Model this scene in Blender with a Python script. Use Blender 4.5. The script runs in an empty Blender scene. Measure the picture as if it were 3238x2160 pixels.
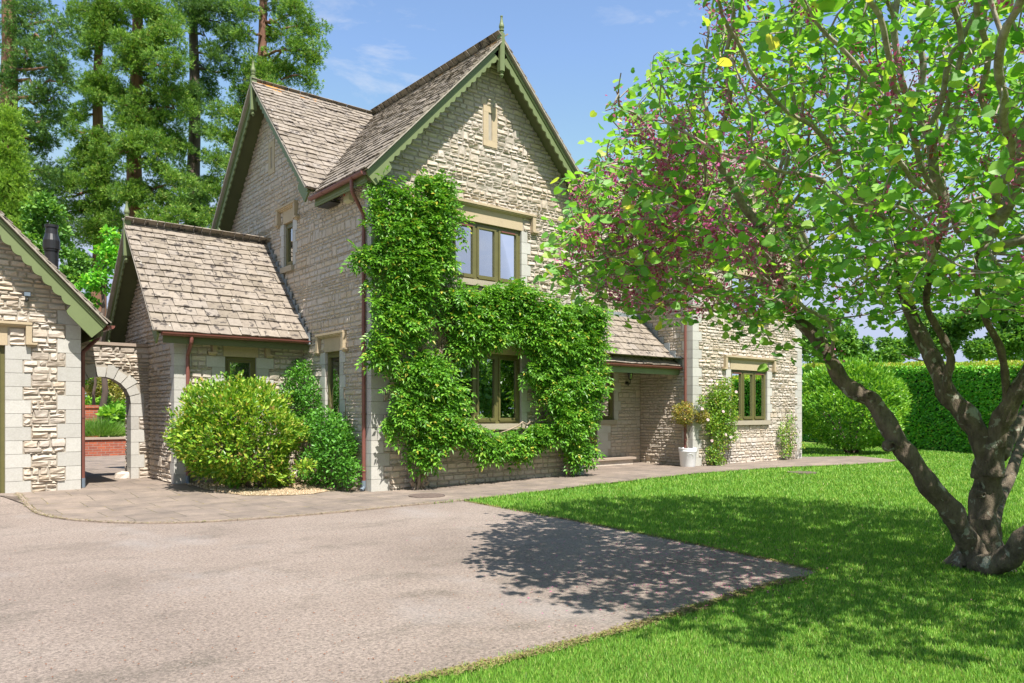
import bpy, bmesh, math, random
import numpy as np
from mathutils import Vector, Matrix

random.seed(7)
RNG = np.random.default_rng(11)
PI = math.pi
R = math.radians
scene = bpy.context.scene
COL = scene.collection

# ------------------------------------------------------------------ camera
FPX, TH, YH, CX, CAMH = 2400.0, R(50.5), 1303.0, 1619.0, 1.4
cam_d = bpy.data.cameras.new('camera')
cam_d.sensor_width = 36.0
cam_d.lens = 36.0 * FPX / 3238.0
cam_d.shift_y = (YH - 1080.0) / 3238.0
cam_d.clip_start = 0.1
cam_d.clip_end = 3000.0
cam = bpy.data.objects.new('camera', cam_d)
COL.objects.link(cam)
cam.location = (0, 0, CAMH)
cam.rotation_euler = (PI / 2, 0, TH - PI / 2)
scene.camera = cam
FW = np.array([math.cos(TH), math.sin(TH), 0.0])
RT = np.array([math.sin(TH), -math.cos(TH), 0.0])
C0 = np.array([0, 0, CAMH])
K = 3238 / 2351.0


def ray(px, py):
    return FW + (px - CX) / FPX * RT + (YH - py) / FPX * np.array([0, 0, 1.0])


def at(px, py, dep):                      # survey point: photo pixel (2351 wide) + distance
    return C0 + ray(px * K, py * K) * dep


def onz(px, py, z=0.0):
    d = ray(px * K, py * K)
    return C0 + d * ((z - CAMH) / d[2])


def ony(px, py, y):
    d = ray(px * K, py * K)
    return C0 + d * (y / d[1])


def onx(px, py, x):
    d = ray(px * K, py * K)
    return C0 + d * (x / d[0])


def project(P):                           # world points -> photo pixels (2351 wide)
    q = np.asarray(P) - C0
    d = q @ FW
    d = np.where(d < 0.05, 0.05, d)
    return (CX + FPX * (q @ RT) / d) / K, (YH - FPX * q[..., 2] / d) / K


# ------------------------------------------------------------------ sky and sun
SUN_TRAVEL = Vector((0.25, 1.0, -1.8)).normalized()
to_sun = -SUN_TRAVEL
SUN_EL = math.asin(to_sun.z)
world = bpy.data.worlds.new('World')
scene.world = world
world.use_nodes = True
wn, wl = world.node_tree.nodes, world.node_tree.links
wn.clear()
w_out = wn.new('ShaderNodeOutputWorld')
w_bg = wn.new('ShaderNodeBackground')
sky = wn.new('ShaderNodeTexSky')
sky.sky_type = 'NISHITA'
sky.sun_disc = False
sky.sun_elevation = SUN_EL
sky.sun_rotation = math.atan2(to_sun.x, to_sun.y)
sky.altitude = 100
sky.air_density = 1.0
sky.dust_density = 0.35
sky.ozone_density = 2.2
w_bg.inputs['Strength'].default_value = 0.138
tc = wn.new('ShaderNodeTexCoord')
mp = wn.new('ShaderNodeMapping')
mp.inputs['Scale'].default_value = (1.6, 1.6, 5.0)
mp.inputs['Location'].default_value = (0.55, 0.1, 0.3)
nz = wn.new('ShaderNodeTexNoise')
nz.inputs['Scale'].default_value = 2.2
nz.inputs['Detail'].default_value = 9
nz.inputs['Roughness'].default_value = 0.62
nz.inputs['Distortion'].default_value = 0.7
cr = wn.new('ShaderNodeValToRGB')
cr.color_ramp.elements[0].position = 0.55
cr.color_ramp.elements[0].color = (0, 0, 0, 1)
cr.color_ramp.elements[1].position = 0.80
cr.color_ramp.elements[1].color = (0.9, 0.9, 0.9, 1)
mixc = wn.new('ShaderNodeMix')
mixc.data_type = 'RGBA'
mixc.inputs[7].default_value = (3.3, 3.45, 3.8, 1)
lim = wn.new('ShaderNodeVectorMath')
lim.operation = 'MINIMUM'
lim.inputs[1].default_value = (2.3, 2.65, 3.5)
wl.new(tc.outputs['Generated'], mp.inputs['Vector'])
wl.new(mp.outputs['Vector'], nz.inputs['Vector'])
wl.new(nz.outputs['Fac'], cr.inputs['Fac'])
wl.new(cr.outputs['Color'], mixc.inputs[0])
wl.new(sky.outputs['Color'], lim.inputs[0])
wl.new(lim.outputs[0], mixc.inputs[6])
wl.new(mixc.outputs[2], w_bg.inputs['Color'])
wl.new(w_bg.outputs['Background'], w_out.inputs['Surface'])

sun_d = bpy.data.lights.new('sun', 'SUN')
sun_d.energy = 5.0
sun_d.angle = R(0.5)
sun_d.color = (1.0, 0.95, 0.87)
sun = bpy.data.objects.new('sun', sun_d)
COL.objects.link(sun)
sun.rotation_euler = to_sun.to_track_quat('Z', 'Y').to_euler()
sun.location = (0, -20, 40)

vs = scene.view_settings
vs.view_transform = 'Standard'
vs.look = 'None'
vs.exposure = 0.88
vs.gamma = 1.0
vs.use_curve_mapping = False


# ------------------------------------------------------------------ mesh helpers
def A3(*p):
    return np.array(p, dtype=float)


def unit(v):
    v = np.asarray(v, dtype=float)
    return v / (np.linalg.norm(v, axis=-1, keepdims=True) + 1e-12)


class MB:
    def __init__(self):
        self.v, self.f, self.n = [], [], 0

    def add(self, V, F, m=0):
        V = np.asarray(V, dtype=np.float64).reshape(-1, 3)
        F = np.asarray(F, dtype=np.int64)
        self.v.append(V)
        self.f.append((F + self.n, m))
        self.n += len(V)
        return self

    def box(self, B, a0, a1, b0, b1, c0, c1, m=0):
        """B = (origin, a-axis, b-axis, c-axis)"""
        o, a, b, c = B
        V = [o + a * x + b * y + c * z for x in (a0, a1) for y in (b0, b1) for z in (c0, c1)]
        F = [(0, 1, 3, 2), (4, 6, 7, 5), (0, 4, 5, 1), (2, 3, 7, 6), (0, 2, 6, 4), (1, 5, 7, 3)]
        return self.add(V, F, m)

    def tube(self, pts, rad, sides=8, m=0, cap=True):
        pts = np.asarray(pts, dtype=float)
        n = len(pts)
        rad = np.broadcast_to(np.asarray(rad, dtype=float), (n,))
        t = np.gradient(pts, axis=0) if n > 2 else np.repeat((pts[1:] - pts[:1]), 2, axis=0)
        t = unit(t)
        u = np.cross(t[0], (0, 0, 1.0) if abs(t[0][2]) < 0.9 else (1.0, 0, 0))
        u = unit(u)
        ang = np.arange(sides) * 2 * PI / sides
        V = np.zeros((n, sides, 3))
        for i in range(n):
            u = u - t[i] * (u @ t[i])
            u = unit(u)
            w = np.cross(t[i], u)
            V[i] = pts[i] + rad[i] * (np.cos(ang)[:, None] * u + np.sin(ang)[:, None] * w)
        i, j = np.meshgrid(np.arange(n - 1), np.arange(sides), indexing='ij')
        j2 = (j + 1) % sides
        F = np.stack([i * sides + j, i * sides + j2, (i + 1) * sides + j2, (i + 1) * sides + j], -1).reshape(-1, 4)
        self.add(V.reshape(-1, 3), F, m)
        if cap:
            base = self.n - n * sides
            self.f.append((np.array([[base + k for k in range(sides)][::-1]]), m))
            self.f.append((np.array([[base + (n - 1) * sides + k for k in range(sides)]]), m))
        return self

    def lathe(self, c, prof, sides=20, m=0):
        """prof: list of (r, z); axis vertical through c"""
        ang = np.arange(sides) * 2 * PI / sides
        pr = np.array(prof, dtype=float)
        n = len(pr)
        V = np.zeros((n, sides, 3))
        V[:, :, 0] = c[0] + pr[:, 0:1] * np.cos(ang)
        V[:, :, 1] = c[1] + pr[:, 0:1] * np.sin(ang)
        V[:, :, 2] = c[2] + pr[:, 1:2]
        i, j = np.meshgrid(np.arange(n - 1), np.arange(sides), indexing='ij')
        j2 = (j + 1) % sides
        F = np.stack([i * sides + j, i * sides + j2, (i + 1) * sides + j2, (i + 1) * sides + j], -1).reshape(-1, 4)
        return self.add(V.reshape(-1, 3), F, m)

    def arrays(self):
        V = np.concatenate(self.v) if self.v else np.zeros((0, 3))
        return V

    def build(self, name, mats, parent=None, smooth=False, origin=None, clip=None):
        if not isinstance(mats, (list, tuple)):
            mats = [mats]
        V = self.arrays()
        if parent is not None:
            root = parent
            while root.parent is not None:
                root = root.parent
            off = np.array(root.location)
        else:
            off = np.array(origin if origin is not None else (0, 0, 0), dtype=float)
        V = V - off
        me = bpy.data.meshes.new(name)
        me.vertices.add(len(V))
        me.vertices.foreach_set('co', V.astype(np.float32).ravel())
        li, ls, mi, cur = [], [], [], 0
        for F, m in self.f:
            if F.size == 0:
                continue
            k = F.shape[1]
            li.append(F.ravel())
            ls.append(cur + np.arange(len(F)) * k)
            mi.append(np.full(len(F), m))
            cur += F.size
        me.loops.add(cur)
        me.loops.foreach_set('vertex_index', np.concatenate(li).astype(np.int32))
        ls = np.concatenate(ls)
        me.polygons.add(len(ls))
        me.polygons.foreach_set('loop_start', ls.astype(np.int32))
        me.polygons.foreach_set('material_index', np.concatenate(mi).astype(np.int32))
        me.polygons.foreach_set('use_smooth', np.full(len(ls), smooth))
        me.update(calc_edges=True)
        for m in mats:
            me.materials.append(m)
        if clip:
            bm = bmesh.new()
            bm.from_mesh(me)
            for co, no in clip:
                bmesh.ops.bisect_plane(bm, geom=bm.verts[:] + bm.edges[:] + bm.faces[:], dist=1e-5,
                                       plane_co=Vector(np.array(co, dtype=float) - off), plane_no=Vector(no),
                                       clear_outer=True)
            bm.to_mesh(me)
            bm.free()
        o = bpy.data.objects.new(name, me)
        COL.objects.link(o)
        if parent is not None:
            o.parent = parent
        else:
            o.location = off
        return o


def tag(o, label, cat, group=None, kind=None):
    if label:
        o['label'] = label
    if cat:
        o['category'] = cat
    if group:
        o['group'] = group
    if kind:
        o['kind'] = kind
    return o


def thing(name, loc, label, cat, group=None):
    o = bpy.data.objects.new(name, None)
    o.empty_display_size = 0.2
    COL.objects.link(o)
    o.location = loc
    return tag(o, label, cat, group)


def plab(o, label):
    o['label'] = label
    return o


# ------------------------------------------------------------------ materials
def newmat(name):
    m = bpy.data.materials.new(name)
    m.use_nodes = True
    nt = m.node_tree
    nt.nodes.clear()
    out = nt.nodes.new('ShaderNodeOutputMaterial')
    b = nt.nodes.new('ShaderNodeBsdfPrincipled')
    nt.links.new(b.outputs[0], out.inputs[0])
    return m, nt, b, out


def ramp(nt, src, stops):
    n = nt.nodes.new('ShaderNodeValToRGB')
    e = n.color_ramp.elements
    while len(e) < len(stops):
        e.new(0.5)
    for el, (p, c) in zip(e, stops):
        el.position = p
        el.color = (*c, 1) if len(c) == 3 else c
    nt.links.new(src, n.inputs[0])
    return n.outputs[0]


def noise(nt, scale, detail=4, rough=0.55, coord='Object', dist=0.0, vscale=None):
    t = nt.nodes.new('ShaderNodeTexCoord')
    n = nt.nodes.new('ShaderNodeTexNoise')
    n.inputs['Scale'].default_value = scale
    n.inputs['Detail'].default_value = detail
    n.inputs['Roughness'].default_value = rough
    n.inputs['Distortion'].default_value = dist
    if vscale:
        m = nt.nodes.new('ShaderNodeMapping')
        m.inputs['Scale'].default_value = vscale
        nt.links.new(t.outputs[coord], m.inputs[0])
        nt.links.new(m.outputs[0], n.inputs['Vector'])
    else:
        nt.links.new(t.outputs[coord], n.inputs['Vector'])
    return n.outputs['Fac']


def mix(nt, fac, a, b, mode='MIX'):
    n = nt.nodes.new('ShaderNodeMix')
    n.data_type = 'RGBA'
    n.blend_type = mode
    for sock, v in ((n.inputs[0], fac), (n.inputs[6], a), (n.inputs[7], b)):
        if hasattr(v, 'is_linked'):
            nt.links.new(v, sock)
        elif isinstance(v, (int, float)):
            sock.default_value = v
        else:
            sock.default_value = (*v, 1)
    return n.outputs[2]


def bump(nt, b, h, strength=0.3, dist=0.01):
    n = nt.nodes.new('ShaderNodeBump')
    n.inputs['Strength'].default_value = strength
    n.inputs['Distance'].default_value = dist
    nt.links.new(h, n.inputs['Height'])
    nt.links.new(n.outputs[0], b.inputs['Normal'])


def island(nt):
    g = nt.nodes.new('ShaderNodeNewGeometry')
    return g.outputs['Random Per Island']


def m_plain(name, col, rough=0.6, var=0.15, scale=6, bstr=0.0, metallic=0.0):
    m, nt, b, _ = newmat(name)
    c1 = tuple(x * (1 - var) for x in col)
    c2 = tuple(min(1, x * (1 + var)) for x in col)
    nt.links.new(ramp(nt, noise(nt, scale), [(0.3, c1), (0.7, c2)]), b.inputs['Base Color'])
    b.inputs['Roughness'].default_value = rough
    b.inputs['Metallic'].default_value = metallic
    if bstr:
        bump(nt, b, noise(nt, scale * 12, 3), bstr, 0.004)
    return m


def m_rubble(name, tint=(1, 1, 1)):
    m, nt, b, _ = newmat(name)
    t = lambda c: tuple(x * y for x, y in zip(c, tint))
    base = ramp(nt, island(nt), [(0.0, t((0.503, 0.429, 0.343))), (0.22, t((0.543, 0.472, 0.389))), (0.42, t((0.519, 0.460, 0.385))),
                                 (0.6, t((0.566, 0.494, 0.411))), (0.84, t((0.543, 0.452, 0.343))), (1.0, t((0.551, 0.483, 0.404)))])
    big = ramp(nt, noise(nt, 0.8, 5, 0.6), [(0.35, (.95, .88, .76)), (0.6, (1.0, 1.0, 1.0))])
    c = mix(nt, 0.85, base, big, 'MULTIPLY')
    fine = ramp(nt, noise(nt, 26, 6, 0.7), [(0.3, (.80, .78, .75)), (0.62, (1.08, 1.07, 1.05))])
    c = mix(nt, 0.8, c, fine, 'MULTIPLY')
    lich = ramp(nt, noise(nt, 3.5, 7, 0.75), [(0.68, (0, 0, 0)), (0.75, (.35, .35, .35))])
    c = mix(nt, lich, c, t((.30, .28, .24)))
    c = mix(nt, 1.0, c, (.97, 1.0, 1.09), 'MULTIPLY')
    nt.links.new(c, b.inputs['Base Color'])
    b.inputs['Roughness'].default_value = 0.92
    bump(nt, b, noise(nt, 30, 5, 0.6), 0.5, 0.011)
    return m


def m_dressed(name, col, stain=(.30, .28, .23)):
    m, nt, b, _ = newmat(name)
    base = ramp(nt, island(nt), [(0.0, tuple(x * .88 for x in col)), (1.0, tuple(x * 1.06 for x in col))])
    st = ramp(nt, noise(nt, 2.3, 7, 0.7), [(0.5, (0, 0, 0)), (0.78, (.55, .55, .55))])
    c = mix(nt, st, base, stain)
    c = mix(nt, 0.6, c, ramp(nt, noise(nt, 45, 4, 0.6), [(0.35, (.86, .85, .83)), (0.65, (1.05, 1.05, 1.05))]), 'MULTIPLY')
    nt.links.new(c, b.inputs['Base Color'])
    b.inputs['Roughness'].default_value = 0.85
    bump(nt, b, noise(nt, 60, 4), 0.25, 0.004)
    return m


def m_slate(name, orange=None, ends=None):
    m, nt, b, _ = newmat(name)
    base = ramp(nt, island(nt), [(0.0, (.20, .17, .135)), (0.3, (.265, .228, .185)), (0.55, (.25, .215, .18)),
                                 (0.8, (.295, .255, .21)), (1.0, (.26, .23, .20))])
    c = mix(nt, 0.75, base, ramp(nt, noise(nt, 9, 6, 0.7), [(0.3, (.66, .62, .60)), (0.6, (1.1, 1.08, 1.05))]), 'MULTIPLY')
    blk = ramp(nt, noise(nt, 7.5, 5, 0.62, dist=0.4), [(0.565, (0, 0, 0)), (0.60, (.9, .9, .9))])
    c = mix(nt, blk, c, (.055, .045, .04))
    wht = ramp(nt, noise(nt, 10.5, 3, 0.5, vscale=(1.0, 1.3, 0.8)), [(0.70, (0, 0, 0)), (0.735, (.55, .55, .55))])
    c = mix(nt, wht, c, (.62, .60, .55))
    if ends:
        t = nt.nodes.new('ShaderNodeTexCoord')
        tot = None
        for p, r in ends:
            d = nt.nodes.new('ShaderNodeVectorMath')
            d.operation = 'DISTANCE'
            d.inputs[1].default_value = p
            nt.links.new(t.outputs['Object'], d.inputs[0])
            mr = nt.nodes.new('ShaderNodeMapRange')
            mr.inputs[1].default_value = 0.0
            mr.inputs[2].default_value = r
            mr.inputs[3].default_value = 0.30
            mr.inputs[4].default_value = 0.0
            nt.links.new(d.outputs['Value'], mr.inputs[0])
            if tot is None:
                tot = mr.outputs[0]
            else:
                a = nt.nodes.new('ShaderNodeMath')
                a.operation = 'MAXIMUM'
                nt.links.new(tot, a.inputs[0])
                nt.links.new(mr.outputs[0], a.inputs[1])
                tot = a.outputs[0]
        s = nt.nodes.new('ShaderNodeMath')
        nt.links.new(tot, s.inputs[0])
        nt.links.new(noise(nt, 6, 6, 0.65), s.inputs[1])
        og = ramp(nt, s.outputs[0], [(0.66, (0, 0, 0)), (0.72, (.9, .9, .9))])
        c = mix(nt, og, c, (.62, .26, .03))
    else:
        og = ramp(nt, noise(nt, 5.0, 4, 0.6, vscale=(1.7, 0.9, 1.2)), [(0.735, (0, 0, 0)), (0.76, (.7, .7, .7))])
        c = mix(nt, og, c, (.55, .27, .06))
    nt.links.new(c, b.inputs['Base Color'])
    b.inputs['Roughness'].default_value = 0.9
    bump(nt, b, noise(nt, 40, 5, 0.65), 0.5, 0.01)
    return m


def m_leaf(name, stops, rough=0.45, trans=0.35, tcol=None, spec=0.4):
    m = bpy.data.materials.new(name)
    m.use_nodes = True
    nt = m.node_tree
    nt.nodes.clear()
    out = nt.nodes.new('ShaderNodeOutputMaterial')
    b = nt.nodes.new('ShaderNodeBsdfPrincipled')
    t = nt.nodes.new('ShaderNodeBsdfTranslucent')
    ms = nt.nodes.new('ShaderNodeMixShader')
    c = ramp(nt, island(nt), stops)
    big = ramp(nt, noise(nt, 1.3, 3), [(0.35, (.78, .85, .8)), (0.65, (1.1, 1.05, 1.0))])
    c = mix(nt, 0.7, c, big, 'MULTIPLY')
    nt.links.new(c, b.inputs['Base Color'])
    tc_ = mix(nt, 1.0, c, tcol or (1.5, 1.45, .6), 'MULTIPLY')
    nt.links.new(tc_, t.inputs['Color'])
    b.inputs['Roughness'].default_value = rough
    b.inputs['Specular IOR Level'].default_value = spec
    ms.inputs[0].default_value = trans
    nt.links.new(b.outputs[0], ms.inputs[1])
    nt.links.new(t.outputs[0], ms.inputs[2])
    nt.links.new(ms.outputs[0], out.inputs[0])
    return m


def m_bark(name, c1, c2, c3=None, scale=8, vs_=(1, 1, .25), bs=.7):
    m, nt, b, _ = newmat(name)
    c = ramp(nt, noise(nt, scale, 6, .65, vscale=vs_), [(.3, c1), (.62, c2)])
    if c3:
        l = ramp(nt, noise(nt, 9, 5, .6, dist=.5), [(.60, (0, 0, 0)), (.64, (.85, .85, .85))])
        c = mix(nt, l, c, c3)
        l = ramp(nt, noise(nt, 4.5, 5, .6, vscale=(1, 1, .8)), [(.60, (0, 0, 0)), (.70, (.8, .8, .8))])
        c = mix(nt, l, c, (.035, .028, .02))
    nt.links.new(c, b.inputs['Base Color'])
    b.inputs['Roughness'].default_value = .9
    bump(nt, b, noise(nt, scale * 4, 5, .65, vscale=vs_), bs, .02)
    return m


def m_glass(name, tint=(.55, .6, .6), refl=.30):
    m = bpy.data.materials.new(name)
    m.use_nodes = True
    nt = m.node_tree
    nt.nodes.clear()
    out = nt.nodes.new('ShaderNodeOutputMaterial')
    tr = nt.nodes.new('ShaderNodeBsdfTransparent')
    tr.inputs[0].default_value = (*tint, 1)
    gl = nt.nodes.new('ShaderNodeBsdfGlossy')
    gl.inputs['Color'].default_value = (.95, .97, 1, 1)
    gl.inputs['Roughness'].default_value = .006
    lw = nt.nodes.new('ShaderNodeLayerWeight')
    lw.inputs['Blend'].default_value = .35
    mr = nt.nodes.new('ShaderNodeMapRange')
    mr.inputs[3].default_value = refl
    mr.inputs[4].default_value = 1.0
    nt.links.new(lw.outputs['Fresnel'], mr.inputs[0])
    bp = nt.nodes.new('ShaderNodeBump')
    bp.inputs['Strength'].default_value = .03
    bp.inputs['Distance'].default_value = .01
    nt.links.new(noise(nt, 1.4, 1), bp.inputs['Height'])
    nt.links.new(bp.outputs[0], gl.inputs['Normal'])
    ms = nt.nodes.new('ShaderNodeMixShader')
    nt.links.new(mr.outputs[0], ms.inputs[0])
    nt.links.new(tr.outputs[0], ms.inputs[1])
    nt.links.new(gl.outputs[0], ms.inputs[2])
    nt.links.new(ms.outputs[0], out.inputs[0])
    return m


M = {}
M['rubble'] = m_rubble('rubble_limestone')
M['mortar'] = m_plain('lime_mortar', (.37, .33, .275), .95, .15, 9, .4)
M['quoin'] = m_dressed('dressed_limestone', (.49, .475, .44), (.33, .31, .27))
M['lintel'] = m_dressed('yellow_sandstone', (.48, .385, .255), (.33, .26, .175))
M['sill'] = m_dressed('sandstone_sill', (.38, .33, .25))
M['slate'] = m_slate('stone_slates')
M['ridge'] = m_slate('stone_ridge', ends=[((9.08 - 6.5, 11.3 - 11.72, 8.5), 1.6), ((6.1 - 6.5, 16.2 - 11.72, 8.5), 2.4), ((9.08 - 6.5, 13.0 - 11.72, 8.5), .8)])
M['green'] = m_plain('sage_green_paint', (.155, .195, .08), .55, .08, 3, .05)
M['soffit'] = m_plain('dark_green_soffit', (.105, .12, .05), .7, .1, 3)
M['olive'] = m_plain('olive_window_paint', (.125, .115, .04), .45, .08, 5)
M['gutter'] = m_plain('brown_plastic_gutter', (.19, .07, .055), .4, .12, 5)
M['shoe'] = m_plain('grey_blue_plastic', (.16, .2, .25), .4, .1, 8)
M['lead'] = m_plain('weathered_lead', (.22, .25, .27), .5, .3, 10, .3)
M['glass'] = m_glass('window_glass')
M['glass_up'] = m_glass('window_glass_bright', refl=.5)
M['black'] = m_plain('black_metal', (.02, .02, .022), .35, .1, 8)
M['cream'] = m_plain('cream_plastic', (.52, .50, .33), .5, .06, 4)
M['red'] = m_plain('red_print', (.5, .05, .03), .5, .05, 4)
M['white'] = m_plain('white_glaze', (.82, .83, .84), .35, .03, 4)
M['white_paint'] = m_plain('white_paint', (.8, .8, .78), .5, .03, 4)
M['cloth'] = m_plain('pale_curtain', (.6, .57, .5), .9, .06, 12)
M['door'] = m_plain('door_olive', (.12, .11, .035), .5, .08, 4)
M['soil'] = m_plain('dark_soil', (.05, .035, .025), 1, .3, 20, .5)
M['iron'] = m_plain('cast_iron', (.16, .12, .10), .8, .2, 20, .4)
M['slab_stone'] = m_dressed('coping_stone', (.38, .30, .24), (.2, .17, .14))
M['boards'] = m_plain('room_dark', (.08, .07, .06), .9, .1, 2)
GREEN_A = [(0, (0.073, 0.205, 0.019)), (0.35, (0.118, 0.308, 0.028)), (0.7, (0.167, 0.393, 0.036)), (0.93, (0.25, 0.471, 0.052)), (1, (0.58, 0.486, 0.079))]
M['wisteria'] = m_leaf('wisteria_leaves', GREEN_A, .42, .25)
M['judas'] = m_leaf('round_tree_leaves', [(0, (0.095, 0.273, 0.06)), (0.3, (0.145, 0.367, 0.061)), (0.7, (0.23, 0.475, 0.077)), (0.94, (0.371, 0.577, 0.107)), (1, (0.5, 0.47, 0.12))], .42, .5, (1.7, 1.6, .6))
M['blossom'] = m_leaf('magenta_blossom', [(0, (0.299, 0.064, 0.146)), (0.4, (0.508, 0.109, 0.255)), (0.8, (0.747, 0.218, 0.491)), (1, (0.389, 0.182, 0.109))], .7, .3, (1.2, .9, 1.0), .1)
M['pod'] = m_leaf('brown_seed_pods', [(0, (.22, .08, .035)), (1, (.38, .15, .07))], .6, .2, (1, .8, .6), .2)
M['yellowbush'] = m_leaf('yellow_green_shrub', [(0, (0.074, 0.199, 0.02)), (0.3, (0.145, 0.329, 0.033)), (0.6, (0.3, 0.483, 0.056)), (0.85, (0.452, 0.569, 0.082)), (0.96, (0.515, 0.467, 0.106)), (1, (0.511, 0.322, 0.135))], .35, .3)
M['darkbush'] = m_leaf('green_climber', [(0, (0.067, 0.206, 0.027)), (0.6, (0.121, 0.337, 0.043)), (1, (0.191, 0.434, 0.065))], .35, .3)
M['rose'] = m_leaf('rose_leaves', [(0, (0.095, 0.216, 0.025)), (0.5, (0.186, 0.359, 0.039)), (0.85, (0.322, 0.478, 0.065)), (1, (0.383, 0.262, 0.066))], .4, .3)
M['topiary'] = m_leaf('yellowed_leaves', [(0, (0.133, 0.184, 0.032)), (0.4, (0.293, 0.307, 0.054)), (0.8, (0.465, 0.379, 0.082)), (1, (0.393, 0.176, 0.06))], .4, .3)
M['petal'] = m_leaf('pale_pink_petals', [(0, (.72, .45, .5)), (1, (.85, .78, .76))], .6, .3, (1, 1, 1), .1)
M['laurel'] = m_leaf('laurel_leaves', [(0, (0.095, 0.254, 0.029)), (0.5, (0.183, 0.411, 0.044)), (1, (0.374, 0.595, 0.086))], .3, .3)
M['hedge'] = m_leaf('hedge_leaves', [(0, (0.094, 0.321, 0.031)), (0.6, (0.182, 0.525, 0.046)), (0.93, (0.343, 0.735, 0.07)), (1, (0.636, 0.637, 0.097))], .4, .3)
M['hedgetip'] = m_leaf('hedge_tips', [(0, (0.206, 0.397, 0.042)), (0.6, (0.416, 0.538, 0.072)), (1, (0.628, 0.497, 0.125))], .4, .4)
M['core'] = m_plain('dark_shade_core', (.02, .035, .012), 1, .3, 5)  # near-black green, the hedge's inner shade put into the colour
M['sequoia'] = m_leaf('redwood_foliage', [(0, (0.069, 0.149, 0.03)), (0.4, (0.124, 0.26, 0.047)), (0.75, (0.23, 0.411, 0.074)), (0.93, (0.358, 0.528, 0.11)), (1, (0.486, 0.465, 0.144))], .6, .25, spec=.2)
M['sequoia_b'] = m_leaf('redwood_foliage_blue', [(0, (0.046, 0.12, 0.037)), (0.5, (0.105, 0.213, 0.065)), (0.9, (0.203, 0.348, 0.084)), (1, (0.283, 0.404, 0.101))], .6, .2, spec=.2)
M['cypress'] = m_leaf('cypress_foliage', [(0, (0.113, 0.244, 0.035)), (0.5, (0.241, 0.423, 0.059)), (1, (0.415, 0.564, 0.112))], .6, .25, spec=.2)
M['farleaf'] = m_leaf('distant_leaves', [(0, (0.066, 0.179, 0.031)), (0.5, (0.128, 0.301, 0.05)), (1, (0.246, 0.428, 0.09))], .5, .3)
M['variegated'] = m_leaf('variegated_leaves', [(0, (.15, .22, .04)), (.5, (.42, .40, .12)), (1, (.65, .58, .28))], .4, .3)
M['lavender'] = m_leaf('grey_green_stems', [(0, (.10, .23, .03)), (.6, (.2, .4, .05)), (1, (.3, .42, .18))], .6, .3)
M['bark_redwood'] = m_bark('redwood_bark', (.10, .045, .03), (.30, .15, .10), None, 3, (1, 1, .12))
M['bark_dark'] = m_bark('dark_bark', (.05, .035, .03), (.14, .10, .08), None, 3, (1, 1, .15))
M['bark_judas'] = m_bark('lichened_bark', (.055, .040, .028), (.20, .155, .11), (.36, .36, .29), 14, (1, 1, .45), 1.0)
M['twig'] = m_bark('pale_twigs', (.16, .12, .09), (.40, .36, .30), None, 14, (1, 1, 1), .3)
M['vine'] = m_bark('wisteria_bark', (.13, .09, .06), (.42, .33, .25), None, 14, (1, 1, .15), 1.0)


def m_brick():
    m, nt, b, _ = newmat('red_brick')
    t = nt.nodes.new('ShaderNodeTexCoord')
    mp_ = nt.nodes.new('ShaderNodeMapping')
    mp_.inputs['Rotation'].default_value = (PI / 2, 0, 0)
    br = nt.nodes.new('ShaderNodeTexBrick')
    br.inputs['Color1'].default_value = (.42, .11, .05, 1)
    br.inputs['Color2'].default_value = (.27, .08, .05, 1)
    br.inputs['Mortar'].default_value = (.30, .24, .2, 1)
    br.inputs['Scale'].default_value = 1
    br.inputs['Brick Width'].default_value = .225
    br.inputs['Row Height'].default_value = .075
    br.inputs['Mortar Size'].default_value = .006
    nt.links.new(t.outputs['Object'], mp_.inputs[0])
    nt.links.new(mp_.outputs[0], br.inputs['Vector'])
    c = mix(nt, .6, br.outputs['Color'], ramp(nt, noise(nt, 14, 5), [(.3, (.6, .6, .6)), (.65, (1.15, 1.1, 1.1))]), 'MULTIPLY')
    nt.links.new(c, b.inputs['Base Color'])
    b.inputs['Roughness'].default_value = .9
    bump(nt, b, br.outputs['Fac'], -.5, .01)
    return m


M['brick'] = m_brick()


def m_tarmac():
    m, nt, b, _ = newmat('worn_pinkish_tarmac')
    c = ramp(nt, noise(nt, .55, 6, .6), [(.28, (.195, .158, .133)), (.5, (.25, .204, .173)), (.72, (.285, .238, .205))])
    g = ramp(nt, noise(nt, 42, 5, .8), [(.30, (.25, .23, .21)), (.5, (1.0, .98, .97)), (.68, (1.6, 1.57, 1.53))])
    c = mix(nt, .85, c, g, 'MULTIPLY')
    g2 = ramp(nt, noise(nt, 140, 3, .8), [(.34, (.6, .58, .56)), (.5, (1, 1, 1)), (.68, (1.25, 1.22, 1.2))])
    c = mix(nt, .7, c, g2, 'MULTIPLY')
    dk = ramp(nt, noise(nt, .8, 8, .70, vscale=(1.0, 1.6, 1)), [(.52, (0, 0, 0)), (.64, (.85, .85, .85))])
    spk = ramp(nt, noise(nt, 55, 4, .7), [(.42, (1, 1, 1)), (.56, (.15, .15, .15))])
    dkm = mix(nt, 1.0, dk, spk, 'MULTIPLY')
    c = mix(nt, dkm, c, (.10, .085, .065))
    lt = ramp(nt, noise(nt, .45, 6, .65, vscale=(1.4, .8, 1)), [(.54, (0, 0, 0)), (.72, (.4, .4, .4))])
    c = mix(nt, lt, c, (.34, .32, .31))
    pit = ramp(nt, noise(nt, 22, 2, .4), [(.26, (.5, .5, .5)), (.32, (0, 0, 0))])
    c = mix(nt, pit, c, (.08, .07, .06))
    nt.links.new(c, b.inputs['Base Color'])
    b.inputs['Roughness'].default_value = .95
    bump(nt, b, noise(nt, 75, 5, .8), .8, .010)
    return m


M['tarmac'] = m_tarmac()


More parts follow.
